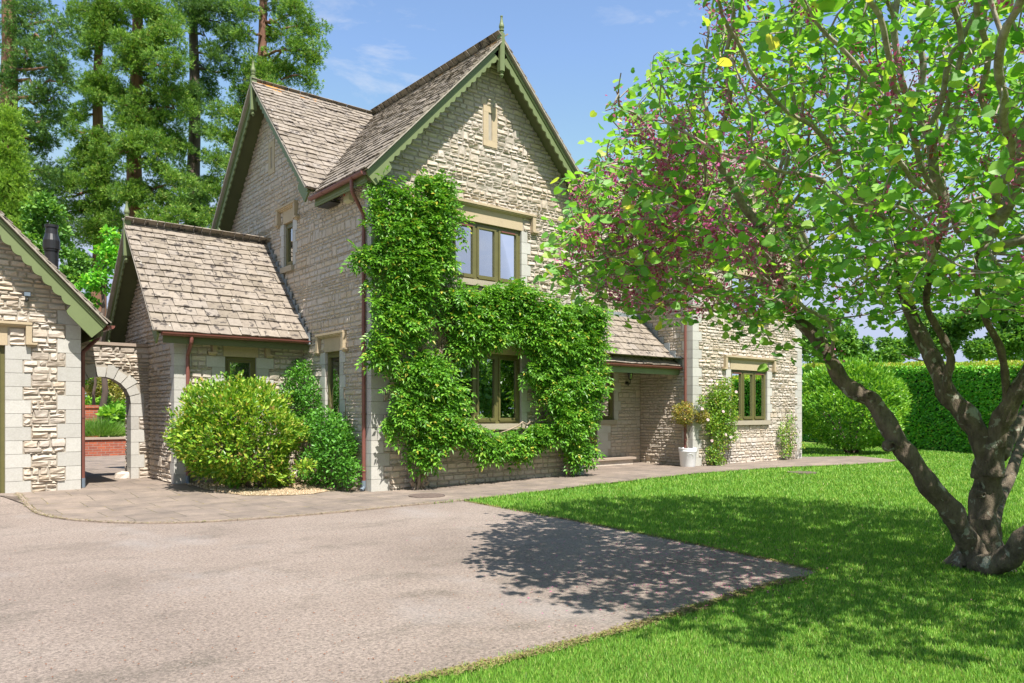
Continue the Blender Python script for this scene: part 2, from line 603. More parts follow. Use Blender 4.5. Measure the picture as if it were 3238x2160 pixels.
def m_paving(sx=.62, sy=.62, tint=(1, 1, 1)):
    m, nt, b, _ = newmat('concrete_paving')
    t = nt.nodes.new('ShaderNodeTexCoord')
    br = nt.nodes.new('ShaderNodeTexBrick')
    br.offset = 0.33
    br.inputs['Color1'].default_value = (.235 * tint[0], .190 * tint[1], .160 * tint[2], 1)
    br.inputs['Color2'].default_value = (.195 * tint[0], .158 * tint[1], .133 * tint[2], 1)
    br.inputs['Mortar'].default_value = (.09, .08, .055, 1)
    br.inputs['Scale'].default_value = 1
    br.inputs['Brick Width'].default_value = sx
    br.inputs['Row Height'].default_value = sy
    br.inputs['Mortar Size'].default_value = .009
    br.inputs['Mortar Smooth'].default_value = .5
    # wobble the joints a little
    nn = nt.nodes.new('ShaderNodeTexNoise')
    nn.inputs['Scale'].default_value = 5
    nn.inputs['Detail'].default_value = 4
    va = nt.nodes.new('ShaderNodeVectorMath')
    va.operation = 'MULTIPLY_ADD'
    va.inputs[1].default_value = (.04, .04, 0)
    nt.links.new(t.outputs['Object'], nn.inputs['Vector'])
    nt.links.new(nn.outputs['Color'], va.inputs[0])
    nt.links.new(t.outputs['Object'], va.inputs[2])
    nt.links.new(va.outputs[0], br.inputs['Vector'])
    c = mix(nt, .8, br.outputs['Color'], ramp(nt, noise(nt, 2.2, 7, .7), [(.3, (.6, .6, .6)), (.66, (1.35, 1.3, 1.22))]), 'MULTIPLY')
    c = mix(nt, .7, c, ramp(nt, noise(nt, 90, 4, .75), [(.32, (.6, .6, .6)), (.66, (1.22, 1.22, 1.22))]), 'MULTIPLY')
    moss = ramp(nt, noise(nt, 3.1, 5, .6), [(.52, (0, 0, 0)), (.62, (1, 1, 1))])
    jm = nt.nodes.new('ShaderNodeMath')
    jm.operation = 'MULTIPLY'
    nt.links.new(br.outputs['Fac'], jm.inputs[0])
    nt.links.new(moss, jm.inputs[1])
    c = mix(nt, jm.outputs[0], c, (.22, .17, .06))
    nt.links.new(c, b.inputs['Base Color'])
    b.inputs['Roughness'].default_value = .93
    bump(nt, b, br.outputs['Fac'], -.6, .008)
    return m


M['paving'] = m_paving()


def m_lawn():
    m, nt, b, _ = newmat('lawn_soil_and_thatch')
    c = ramp(nt, noise(nt, 1.1, 5, .6), [(.3, (.10, .18, .02)), (.6, (.17, .26, .03)), (.75, (.24, .29, .05))])
    c = mix(nt, .8, c, ramp(nt, noise(nt, 60, 4, .7), [(.3, (.5, .5, .5)), (.65, (1.3, 1.25, 1.2))]), 'MULTIPLY')
    nt.links.new(c, b.inputs['Base Color'])
    b.inputs['Roughness'].default_value = .9
    bump(nt, b, noise(nt, 45, 5, .8), 1.0, .03)
    return m


M['lawn'] = m_lawn()
M['blade'] = m_leaf('grass_blades', [(0, (0.103, 0.257, 0.033)), (0.4, (0.179, 0.393, 0.053)), (0.8, (0.282, 0.502, 0.079)), (0.97, (0.402, 0.553, 0.132)), (1, (0.521, 0.508, 0.246))], .5, .4, (1.3, 1.2, .7), .25)
M['gravel'] = m_plain('buff_gravel', (.40, .31, .20), .95, .5, 60, 1.0)
M['kerb'] = m_plain('kerb_stone', (.27, .21, .165), .95, .25, 14, .4)


# ------------------------------------------------------------------ ground
def sstep(t):
    t = np.clip(t, 0, 1)
    return t * t * (3 - 2 * t)


def gh(x, y):
    x = np.asarray(x, dtype=float)
    y = np.asarray(y, dtype=float)
    a = .035 * sstep((x - 7.5) / 3.0) * sstep((y - 9.0) / 2.0)
    b = .08 * sstep((y - 12.2) / 2.0)
    return np.minimum(np.maximum(a, b), .08)


def pip(px, py, poly):
    inside = np.zeros(len(px), dtype=bool)
    j = len(poly) - 1
    for i in range(len(poly)):
        xi, yi = poly[i][:2]
        xj, yj = poly[j][:2]
        c = ((yi > py) != (yj > py)) & (px < (xj - xi) * (py - yi) / (yj - yi + 1e-12) + xi)
        inside ^= c
        j = i
    return inside


def smooth_poly(pts, n=5):
    """Catmull-Rom through a closed list of points"""
    P = np.array([p[:2] for p in pts])
    out = []
    N = len(P)
    for i in range(N):
        p0, p1, p2, p3 = P[i - 1], P[i], P[(i + 1) % N], P[(i + 2) % N]
        for k in range(n):
            t = k / n
            out.append(.5 * ((2 * p1) + (-p0 + p2) * t + (2 * p0 - 5 * p1 + 4 * p2 - p3) * t * t + (-p0 + 3 * p1 - 3 * p2 + p3) * t ** 3))
    return out


def sheet(name, poly, zoff, mat, step=.5, label=None, parent=None):
    bm = bmesh.new()
    vs_ = [bm.verts.new((p[0], p[1], 0)) for p in poly]
    f = bm.faces.new(vs_)
    bmesh.ops.triangulate(bm, faces=[f])
    P = np.array([p[:2] for p in poly])
    lo, hi = P.min(0), P.max(0)
    for ax in (0, 1):
        no = Vector((1, 0, 0)) if ax == 0 else Vector((0, 1, 0))
        for v in np.arange(math.ceil(lo[ax] / step) * step, hi[ax], step):
            bmesh.ops.bisect_plane(bm, geom=bm.verts[:] + bm.edges[:] + bm.faces[:], dist=1e-5,
                                   plane_co=no * float(v), plane_no=no)
    for v in bm.verts:
        v.co.z = float(gh(v.co.x, v.co.y)) + zoff
    for fc in bm.faces:
        if fc.normal.z < 0:
            fc.normal_flip()
    me = bpy.data.meshes.new(name)
    bm.to_mesh(me)
    bm.free()
    me.materials.append(mat)
    o = bpy.data.objects.new(name, me)
    COL.objects.link(o)
    if label:
        o['label'] = label
    o['kind'] = 'structure'
    return o


# lawn base: fine grid near, running out to the horizon
xs = np.concatenate([[-900, -300, -100, -50, -25], np.arange(-12, 36, .5), [40, 55, 80, 130, 300, 900]])
ys = np.concatenate([[-900, -300, -100, -50, -25], np.arange(-8, 34, .5), [38, 50, 80, 130, 300, 900]])
gx, gy = np.meshgrid(xs, ys, indexing='ij')
gz = gh(gx, gy) - .004 + .003 * np.sin(gx * .9) * np.cos(gy * .7)
far = np.hypot(gx, gy) > 60
gz = np.where(far, -.02, gz)
V = np.stack([gx, gy, gz], -1).reshape(-1, 3)
ni, nj = len(xs), len(ys)
i, j = np.meshgrid(np.arange(ni - 1), np.arange(nj - 1), indexing='ij')
F = np.stack([i * nj + j, (i + 1) * nj + j, (i + 1) * nj + j + 1, i * nj + j + 1], -1).reshape(-1, 4)
lawn = MB().add(V, F).build('lawn', M['lawn'], smooth=True)
lawn['kind'] = 'structure'

DRIVE_UP = [onz(*p) for p in [(1065, 1151), (1150, 1166), (1300, 1193), (1500, 1231), (1700, 1272), (1820, 1298), (1872, 1312)]]
DRIVE_LO = [onz(*p) for p in [(1845, 1328), (1750, 1349), (1600, 1397), (1400, 1455), (1200, 1508), (1050, 1542), (905, 1570)]]
KERB = [onz(*p) for p in [(2, 1120), (22, 1126), (40, 1146), (62, 1167), (95, 1184), (150, 1194), (220, 1200), (300, 1203), (390, 1203), (480, 1200), (640, 1190), (800, 1176), (950, 1161), (1065, 1150)]]
drive_poly = [p for p in DRIVE_UP] + DRIVE_LO + [A3(1.2, 2.4, 0), A3(.6, 1.4, 0), A3(-.6, .2, 0), A3(-3, -3, 0), A3(-6, -6, 0), A3(-14, -6, 0), A3(-14, 18, 0), A3(1.0, 18, 0)] + [A3(1.1, 15.2, 0), A3(1.35, 14.3, 0)] + KERB[2:-1]
rr = random.Random(3)


def rough_edge(poly, amp=.02, seg=.12):
    out = []
    n = len(poly)
    for i in range(n):
        a, b = np.array(poly[i][:2]), np.array(poly[(i + 1) % n][:2])
        L = np.linalg.norm(b - a)
        k = max(1, int(L / seg)) if L < 8 else 1
        for q in range(k):
            p = a + (b - a) * q / k
            out.append((p[0] + rr.uniform(-amp, amp), p[1] + rr.uniform(-amp, amp)))
    return out


driveway = sheet('driveway', rough_edge(drive_poly, .015, .15), .004, M['tarmac'], 2.0)

PAVE_LAWN = [onz(*p) for p in [(1065, 1150), (1200, 1135), (1400, 1113), (1600, 1091), (1800, 1076), (1950, 1069), (2040, 1063), (2062, 1059)]]
pave_poly = [KERB[k] for k in range(2, len(KERB))] + PAVE_LAWN[1:] + [A3(23.0, 11.2, 0), A3(21.4, 12.0, 0), A3(21.0, 20, 0), A3(12, 34, 0), A3(-2, 34, 0), A3(-2, 20, 0), A3(1.0, 18, 0), A3(1.1, 15.2, 0), A3(1.35, 14.3, 0)]
paving = sheet('paving', [tuple(p[:2]) for p in pave_poly], .016, M['paving'], .5)

kb = MB()
kp = []
for a, b in zip(KERB[1:-1], KERB[2:]):
    for q in np.linspace(0, 1, 6)[:-1]:
        kp.append(a + (b - a) * q)
kp.append(KERB[-1])
kp = np.array(kp)
# smooth the line
for _ in range(3):
    kp[1:-1] = (kp[:-2] + kp[1:-1] * 2 + kp[2:]) / 4
tt = unit(np.gradient(kp, axis=0))
nn_ = np.stack([-tt[:, 1], tt[:, 0], 0 * tt[:, 0]], -1)
sec = [(-.03, -.02), (-.03, .021), (.025, .025), (.025, -.02)]
for k in range(len(kp) - 1):
    if k % 6 == 5:
        e = .92
    else:
        e = .995
    Vk = []
    for q, w in ((k, 0), (k, e)):
        pt = kp[k] * (1 - w) + kp[k + 1] * w
        nv = nn_[k] * (1 - w) + nn_[k + 1] * w
        zz = float(gh(pt[0], pt[1]))
        for s_, h_ in sec:
            Vk.append(A3(*(pt[:2] + nv[:2] * s_), zz + h_))
    kb.add(Vk, [(0, 1, 2, 3), (7, 6, 5, 4), (0, 4, 5, 1), (1, 5, 6, 2), (2, 6, 7, 3)])
kerb = kb.build('kerb', M['kerb'])
tag(kerb, None, None, kind='structure')

bed_poly = [onz(*p) for p in [(415, 1121), (470, 1133), (560, 1141), (650, 1141), (720, 1137), (752, 1131), (735, 1124)]] + [A3(6.42, 12.2, 0), A3(6.42, 14.35, 0), A3(4.25, 14.35, 0), A3(4.15, 13.9, 0)]
bed = sheet('gravel_bed', rough_edge(bed_poly, .02, .15), .024, M['gravel'], .5)
# ------------------------------------------------------------------ masonry
U, VY, UP = A3(1, 0, 0), A3(0, 1, 0), A3(0, 0, 1)


def basis(o, a, n):
    return (A3(*o), A3(*a), A3(*n), UP)


def stone_field(mb, B, t0, t1, ext, holes, hmin=.062, hmax=.105, wmin=.11, wmax=.30, rough=1.0, seed=1):
    """coursed rubble: every stone its own rough faced lump standing proud of the mortar"""
    rs = random.Random(seed)
    o, a, n, c = B
    br = sorted({t0, t1} | {z for h in holes for z in (h[2], h[3]) if t0 < z < t1})
    cs = []
    for p, q in zip(br, br[1:]):
        z = p
        hs = []
        while z < q - 1e-6:
            h = rs.uniform(hmin, hmax)
            if q - z < h * 1.5:
                h = q - z
            hs.append(h)
            z += h
        z = p
        for h in hs:
            cs.append((z, z + h))
            z += h
    res = [[] for _ in cs]

    def free(k):
        z0, z1 = cs[k]
        zm = (z0 + z1) / 2
        e0, e1 = ext(zm)
        bl = sorted([(h[0], h[1]) for h in holes if h[2] < zm < h[3]] + res[k])
        out, cur = [], e0
        for p, q in bl:
            if q <= cur:
                continue
            if p > cur:
                out.append((cur, min(p, e1)))
            cur = max(cur, q)
            if cur >= e1:
                break
        if cur < e1:
            out.append((cur, e1))
        return [(p, q) for p, q in out if q - p > .02]

    Vs = []
    for k, (z0, z1) in enumerate(cs):
        for p, q in free(k):
            x = p
            while x < q - 1e-6:
                w = rs.uniform(wmin, wmax) * (.75 if (z1 - z0) < .075 else 1.0)
                if q - x < w + wmin * .8:
                    w = q - x
                top = z1
                if k + 1 < len(cs) and rs.random() < .05 and w < .24:
                    if any(pp <= x + 1e-6 and x + w <= qq + 1e-6 for pp, qq in free(k + 1)):
                        top = cs[k + 1][1]
                        res[k + 1].append((x, x + w))
                Vs.append((x, x + w, z0, top))
                x += w
    N = len(Vs)
    if N == 0:
        return
    Vs = np.array(Vs)
    rg = np.random.default_rng(seed)
    nx, nz_ = 5, 5
    j = .0085
    x0, x1, z0, z1 = Vs[:, 0] + j, Vs[:, 1] - j, Vs[:, 2] + j, Vs[:, 3] - j
    w, h = x1 - x0, z1 - z0
    e = np.minimum(.011, .25 * w)
    f = np.minimum(.010, .25 * h)
    X = np.stack([x0, x0 + e, (x0 + x1) / 2, x1 - e, x1], 1)[:, :, None].repeat(nz_, 2)
    Z = np.stack([z0, z0 + f, (z0 + z1) / 2, z1 - f, z1], 1)[:, None, :].repeat(nx, 1)
    D = np.full((N, nx, nz_), -.012)
    prot = rg.uniform(.010, .024, N) * rough
    inner = prot[:, None, None] + rg.normal(0, .0045, (N, 3, 3)) * rough
    tilt = rg.uniform(-.009, .009, N)[:, None, None] * np.array([-1, 0, 1])[None, None, :] * rough
    inner[:, 1, 1] += .004
    D[:, 1:4, 1:4] = np.maximum(inner + tilt, .004)
    X[:, 1:4, :] += rg.normal(0, .005, (N, 3, nz_))
    Z[:, :, 1:4] += rg.normal(0, .0045, (N, nx, 3))
    X[:, (0, 4), :] += rg.normal(0, .0022, (N, 2, nz_))
    Z[:, :, (0, 4)] += rg.normal(0, .0028, (N, nx, 2))
    # knock the corners off
    cr_ = .008
    for ii, sx in ((0, 1), (4, -1)):
        for kk, sz in ((0, 1), (4, -1)):
            X[:, ii, kk] += sx * cr_
            Z[:, ii, kk] += sz * cr_
    P = o + X[..., None] * a + D[..., None] * n + Z[..., None] * c
    ii, kk = np.meshgrid(np.arange(nx - 1), np.arange(nz_ - 1), indexing='ij')
    Fq = np.stack([ii * nz_ + kk, (ii + 1) * nz_ + kk, (ii + 1) * nz_ + kk + 1, ii * nz_ + kk + 1], -1).reshape(-1, 4)
    if np.dot(np.cross(a, c), n) < 0:
        Fq = Fq[:, ::-1]
    F_ = (np.arange(N)[:, None, None] * (nx * nz_) + Fq[None]).reshape(-1, 4)
    mb.add(P.reshape(-1, 3), F_, 0)


def backing(mb, B, x0, x1, z0, z1, holes, m=1, depth=0.0):
    o, a, n, c = B
    xs_ = sorted({x0, x1} | {v for h in holes for v in h[:2] if x0 < v < x1})
    zs_ = sorted({z0, z1} | {v for h in holes for v in h[2:4] if z0 < v < z1})
    for p, q in zip(xs_, xs_[1:]):
        for r_, s_ in zip(zs_, zs_[1:]):
            xm, zm = (p + q) / 2, (r_ + s_) / 2
            if any(h[0] < xm < h[1] and h[2] < zm < h[3] for h in holes):
                continue
            mb.add([o + a * X + n * depth + c * Z for X, Z in ((p, r_), (q, r_), (q, s_), (p, s_))], [(0, 1, 2, 3)], m)


def gable_wall(name, parent, B, x0, x1, z0, eave, apex=None, openings=(), blocks=(), seed=1, label=None, slope=1.05, detail=True, rough=1.0):
    """openings: (x0,x1,z0,z1) holes right through; blocks: areas taken by dressed stones"""
    mb = MB()
    xm = (x0 + x1) / 2
    ztop = apex if apex else eave

    def ext(z):
        if apex and z > eave:
            k = (z - eave) / slope
            return x0 + k, x1 - k
        return x0, x1
    if detail:
        stone_field(mb, B, z0, ztop, ext, list(openings) + list(blocks), seed=seed, rough=rough)
    backing(mb, B, x0, x1, z0, ztop, openings)
    clip = None
    if apex:
        o, a, n, c = B
        zc = eave + .03
        nl = unit(-a * slope + c)
        nr = unit(a * slope + c)
        clip = [(o + a * x0 + c * zc, nl), (o + a * x1 + c * zc, nr)]
    w = mb.build(name, [M['rubble'], M['mortar']], parent, clip=clip)
    if label:
        plab(w, label)
    return w


def window(parent, B, x0, x1, z0, z1, lights=3, jambw=(.15, .24), rec=.10, lintel=.27, hood=.33, sill=True, glass='glass', label=None, name='window',
           stones=True, red_vent=False, frame_mat='olive', blocks_out=None, hooddrop=.24):
    o, a, n, c = B
    fr = MB()
    t = .055
    fr.box(B, x0, x1, -rec, -rec + .06, z0, z0 + t)
    fr.box(B, x0, x1, -rec, -rec + .06, z1 - t, z1)
    fr.box(B, x0, x0 + t, -rec, -rec + .06, z0 + t, z1 - t)
    fr.box(B, x1 - t, x1, -rec, -rec + .06, z0 + t, z1 - t)
    wi = (x1 - x0 - 2 * t)
    lw = wi / lights
    mw = .05
    for k in range(1, lights):
        xc = x0 + t + lw * k
        fr.box(B, xc - mw / 2, xc + mw / 2, -rec, -rec + .058, z0 + t, z1 - t)
    s_ = .045
    for k in range(lights):
        p = x0 + t + lw * k + (mw / 2 if k else 0) + .004
        q = x0 + t + lw * (k + 1) - (mw / 2 if k < lights - 1 else 0) - .004
        r0, r1 = z0 + t + .012, z1 - t - .004
        fr.box(B, p, q, -rec + .01, -rec + .073, r0, r0 + s_)
        fr.box(B, p, q, -rec + .01, -rec + .073, r1 - s_, r1)
        fr.box(B, p, p + s_, -rec + .01, -rec + .0725, r0 + s_, r1 - s_)
        fr.box(B, q - s_, q, -rec + .01, -rec + .0725, r0 + s_, r1 - s_)
        fr.box(B, p + .02, q - .02, -rec + .07, -rec + .088, z0 + t - .012, z0 + t + .008)
    w = fr.build(name, M[frame_mat], parent)
    if label:
        plab(w, label)
    for k in range(lights):
        p = x0 + t + lw * k
        gb = MB().box(B, p + .03, p + lw - .03, -rec + .028, -rec + .034, z0 + t + .03, z1 - t - .03)
        gb.build('pane', M[glass], w)
    if red_vent:
        for k in (0, lights - 1):
            p = x0 + t + lw * k + .09
            MB().box(B, p, p + lw - .18, -rec + .074, -rec + .09, z1 - t - .045, z1 - t - .02).build('trickle_vent', M['gutter'], w)
    blocks = []
    if stones:
        sbs = (MB(), MB())
        zz = z0
        nblk = max(1, round((z1 - z0) / .225))
        hh = (z1 - z0) / nblk
        for k in range(nblk):
            wd = jambw[k % 2]
            for sgn in (0, 1):
                wd2 = wd if sgn == 0 else wd
                if sgn == 0:
                    sbs[0].box(B, x0 - wd2, x0 - .002, -.2, .014, zz + .003, zz + hh - .003)
                    blocks.append((x0 - wd2 - .004, x0, zz, zz + hh))
                else:
                    sbs[1].box(B, x1 + .002, x1 + wd2, -.2, .014, zz + .003, zz + hh - .003)
                    blocks.append((x1, x1 + wd2 + .004, zz, zz + hh))
            zz += hh
        for sb in sbs:
            sb.build('jamb', M['quoin'], w)
        lb = MB()
        lb.box(B, x0 - .03, x1 + .03, -.2, .016, z1 + .002, z1 + lintel)
        blocks.append((x0 - .05, x1 + .05, z1, z1 + lintel))
        if hood:
            hx0, hx1 = x0 - hood, x1 + hood
            zt = z1 + lintel
            # moulded drip: three stepped strips, then the drops and their returned stops
            lb.box(B, hx0, hx1, -.02, .10, zt + .045, zt + .085)
            lb.box(B, hx0 + .012, hx1 - .012, -.02, .075, zt + .02, zt + .045)
            lb.box(B, hx0 + .03, hx1 - .03, -.02, .045, zt + .001, zt + .02)
            for e0, e1, f0, f1 in ((hx0 + .002, hx0 + .085, hx0 - .075, hx0 + .085), (hx1 - .085, hx1 - .002, hx1 - .085, hx1 + .075)):
                lb.box(B, e0, e1, -.02, .088, zt - hooddrop, zt + .0445)
                lb.box(B, f0, f1, -.02, .098, zt - hooddrop - .035, zt - hooddrop - .001)
                lb.box(B, f0 + .02, f1 - .02, -.02, .06, zt - hooddrop - .065, zt - hooddrop - .035)
                blocks.append((min(e0, f0), max(e1, f1), zt - hooddrop - .07, zt - hooddrop))
                blocks.append((e0, e1, zt - hooddrop, zt + .085))
            blocks.append((hx0, hx1, zt, zt + .085))
        lb.build('lintel', M['lintel'], w)
        if sill:
            sb2 = MB()
            sb2.box(B, x0 - .06, x1 + .06, -.2, .075, z0 - .115, z0 - .002)
            sb2.build('sill', M['sill'], w)
            blocks.append((x0 - .06, x1 + .06, z0 - .12, z0))
    if blocks_out is not None:
        blocks_out.extend(blocks)
    return w


def quoins(parent, corner, ax, ay, z0, z1, wa=(.35, .23), wb=(.22, .32), h=.225, blocks_a=None, blocks_b=None, mat='quoin', proud=.012):
    """corner: (x,y); ax, ay: unit vectors running away from the corner along each wall"""
    mb = MB()
    n = max(1, round((z1 - z0) / h))
    hh = (z1 - z0) / n
    c3 = A3(corner[0], corner[1], 0)
    Bq = (c3, A3(*ax), A3(*ay), UP)
    for k in range(n):
        la, lb_ = wa[k % 2], wb[k % 2]
        z = z0 + hh * k
        # L-shaped block: leg along a and leg along b, butted
        mb.box(Bq, -proud, la, -proud, .05, z + .003, z + hh - .003)
        mb.box(Bq, -proud, .05, .05, lb_, z + .003, z + hh - .003)
        if blocks_a is not None:
            blocks_a.append((k, la + .004, z, z + hh))
        if blocks_b is not None:
            blocks_b.append((k, lb_ + .004, z, z + hh))
    return mb.build('quoin_stones', M[mat], parent)


# ------------------------------------------------------------------ roofs
S = 1.05
SN = math.hypot(1, S)
RZ = 8.5


def slate_slope(name, parent, R0, A, L, Dh, H, clip=None, seed=1, e0=.20, e1=.125, label=None, s=S, under=True, verge=True):
    """R0 ridge start, A along ridge, L length, Dh horizontal unit vector down the slope, H horizontal run"""
    rg = random.Random(seed)
    R0, A, Dh = A3(*R0), A3(*A), A3(*Dh)
    if verge:
        R0 = R0 - A * .115
        L = L + .115
    sn = math.hypot(1, s)
    D = (Dh - UP * s) / sn
    N = (Dh * s + UP) / sn
    HL = H * sn
    mb = MB()
    v = HL + .03
    nrow = 0
    while v > .02:
        f = 1 - v / HL
        ex = e0 + (e1 - e0) * max(0, min(1, f))
        u = -rg.uniform(0, .2)
        ln = ex + .10
        while u < L:
            w = rg.uniform(.16, .38) * (1.05 - .3 * f)
            u0, u1 = max(u, 0) + .003, min(u + w, L) - .003
            if u1 - u0 > .03:
                th = rg.uniform(.016, .028)
                lift = rg.uniform(.028, .042)
                jb = [rg.uniform(-.012, .012) for _ in range(4)]
                vt = v - ln
                um = (u0 + u1) / 2
                pts = []
                for (uu, vv, w0) in ((u0, v + jb[0], lift), (um + rg.uniform(-.03, .03), v + jb[1] * .8, lift + rg.uniform(-.003, .004)), (u1, v + jb[2], lift + rg.uniform(-.004, .004)),
                                     (u1 - rg.uniform(0, .006), vt, .004), (u0 + rg.uniform(0, .006), vt, .004)):
                    base = R0 + A * uu + D * vv
                    pts.append(base + N * w0)
                    pts.append(base + N * (w0 + th))
                # even idx bottom, odd idx top
                mb.add(pts, [(1, 3, 7, 9), (0, 8, 6, 2), (0, 1, 9, 8), (8, 9, 7, 6)][:0] or [(0, 2, 3, 1), (2, 4, 5, 3), (4, 6, 7, 5), (6, 8, 9, 7), (8, 0, 1, 9)])
                mb.f.append((np.array([[1, 3, 5, 7, 9]]) + mb.n - 10, 0))
            u += w
        v -= ex
        nrow += 1
    if under:
        # bedding below the slates
        q = [R0 + A * .0 + N * -.01, R0 + A * L + N * -.01, R0 + A * L + D * HL + N * -.01, R0 + D * HL + N * -.01]
        q2 = [p + N * .02 for p in q]
        mb.add(q2 + q, [(0, 1, 2, 3), (7, 6, 5, 4), (0, 4, 5, 1), (1, 5, 6, 2), (2, 6, 7, 3), (3, 7, 4, 0)], 1)
    o = mb.build(name, [M['slate'], M['mortar']], parent, clip=clip)
    if label:
        plab(o, label)
    return o


def deck(name, parent, R0, A, L, Dh, H, clip=None, s=S, t0=-.012, t1=-.07, mat='soffit'):
    R0, A, Dh = A3(*R0), A3(*A), A3(*Dh)
    sn = math.hypot(1, s)
    D = (Dh - UP * s) / sn
    N = (Dh * s + UP) / sn
    HL = H * sn - .01
    mb = MB()
    q = [R0 + A * .012, R0 + A * (L - .012), R0 + A * (L - .012) + D * HL, R0 + A * .012 + D * HL]
    mb.add([p + N * t0 for p in q] + [p + N * t1 for p in q], [(0, 1, 2, 3), (7, 6, 5, 4), (0, 4, 5, 1), (1, 5, 6, 2), (2, 6, 7, 3), (3, 7, 4, 0)])
    return mb.build(name, M[mat], parent, clip=clip)


def ridge_caps(parent, R0, A, L, s=S, across=None, seed=1, mat='ridge'):
    rg = random.Random(seed)
    R0, A = A3(*R0), A3(*A)
    ac = A3(*across)
    mb = MB()
    u = 0
    while u < L - .05:
        w = min(rg.uniform(.38, .5), L - u)
        if L - (u + w) < .1:
            w = L - u
        wd = .17
        dz = rg.uniform(.03, .042)
        pts = []
        for uu in (u + .004, u + w - .004):
            for k, (x, z) in enumerate([(-wd, -wd * s + .045), (-.02, .010 + dz), (.02, .010 + dz), (wd, -wd * s + .045), (wd, -wd * s + .005), (0, -.02), (-wd, -wd * s + .005)]):
                pts.append(R0 + A * uu + ac * x + UP * (z + rg.uniform(-.004, .004)))
        fs = [(k, (k + 1) % 7, (k + 1) % 7 + 7, k + 7) for k in range(7)]
        mb.add(pts, fs)
        mb.f.append((np.array([[0, 1, 2, 3, 4, 5, 6], [13, 12, 11, 10, 9, 8, 7]]) + mb.n - 14, 0))
        u += w
    return mb.build('ridge_tiles', M[mat], parent)


def barge(parent, apex, a, n, half, s=S, both=True, top=-.02, w=.165, pitch=.17, foot=.34, th=.035, sides=(-1, 1), post=True, foot_drop=.30, start=None, finial=True, reach=None):
    """scalloped bargeboards; apex = point on the verge plane at ridge height; a = horizontal unit along the gable; n outward"""
    apex, a, n = A3(*apex), A3(*a), A3(*n)
    sn = math.hypot(1, s)
    for sg in sides:
        Dn = (a * sg - UP * s) / sn      # down the rake
        Pn = -(a * sg * s + UP) / sn     # perpendicular, pointing inwards/down
        Lr = (reach or half) * sn
        mb = MB()
        rs, bot = [], []
        r = 0.05
        step = pitch / 8
        fstart = Lr - foot * sn
        k = 0
        while r < Lr:
            if r < fstart:
                ph = ((r - fstart) / pitch) % 1.0
                wv = w - .042 * (1 - abs(math.sin(PI * ph)))
                if r < .42:
                    wv = max(.06, wv) + .08 * (1 - (r / .42)) if r > .3 else w + .10 - .5 * (r - .05) * .4
            else:
                wv = w + .09 - max(0, .07 - (r - fstart)) * .5
            rs.append(r)
            bot.append(wv)
            r += step
            k += 1
        rs.append(Lr)
        bot.append(w + .09)
        zfoot = apex[2] - s * (reach or half) - foot_drop
        pts = []
        for r, wv in zip(rs, bot):
            tp = apex + Dn * r + Pn * (-top)
            bt = apex + Dn * r + Pn * (-top + wv)
            if bt[2] < zfoot:
                # slide back along the perpendicular until level with the cut foot
                q = (tp[2] - zfoot) / max(1e-6, tp[2] - bt[2])
                bt = tp + (bt - tp) * max(.02, q)
            pts += [tp, bt, tp + n * th, bt + n * th]
        fs = []
        m_ = len(rs)
        for q in range(m_ - 1):
            i0, i1 = q * 4, q * 4 + 4
            fs += [(i0, i1, i1 + 1, i0 + 1), (i0 + 2, i0 + 3, i1 + 3, i1 + 2), (i0 + 1, i1 + 1, i1 + 3, i0 + 3), (i0, i0 + 2, i1 + 2, i1)]
        fs += [(0, 1, 3, 2), (m_ * 4 - 4, m_ * 4 - 2, m_ * 4 - 1, m_ * 4 - 3)]
        mb.add(pts, fs)
        # moulding strip under the slates
        q0, q1 = apex + Dn * .05 + Pn * .005, apex + Dn * (Lr - .01) + Pn * .005
        Bm = (q0, Dn, n, Pn)
        mb.box(Bm, 0, Lr - .06, th, th + .022, .0, .05)
        mb.build('bargeboard', M['green'], parent)
    if post:
        mb = MB()
        Bp = (apex, a, n, UP)
        pw = .055
        # chamfered square post
        sec_ = [(-pw, -.02), (-pw, .07), (-pw + .025, .10), (pw - .025, .10), (pw, .07), (pw, -.02)]
        z0, z1 = -.56, .16
        P = [apex + a * x + n * (y + .02) + UP * z for z in (z0, z1) for x, y in sec_]
        k = len(sec_)
        mb.add(P, [(q, (q + 1) % k, (q + 1) % k + k, q + k) for q in range(k)])
        mb.f.append((np.array([[0, 1, 2, 3, 4, 5], [11, 10, 9, 8, 7, 6]]) + mb.n - 12, 0))
        ctr = apex + n * .06
        mb.lathe(ctr + UP * .16, [(.0, 0), (.05, 0), (.052, .015), (.035, .035), (.034, .05), (.05, .06), (.05, .075), (.036, .085), (.04, .10), (.052, .13), (.05, .16), (.035, .21), (.024, .27), (.02, .32), (.027, .325), (.026, .345), (0, .35)], 14)
        mb.lathe(ctr + UP * -.56, [(0, 0), (.036, 0), (.04, -.02), (.026, -.03), (.026, -.045), (.042, -.06), (.042, -.08), (.025, -.10), (.02, -.12), (0, -.13)], 14)
        mb.build('finial', M['green'], parent, smooth=False)


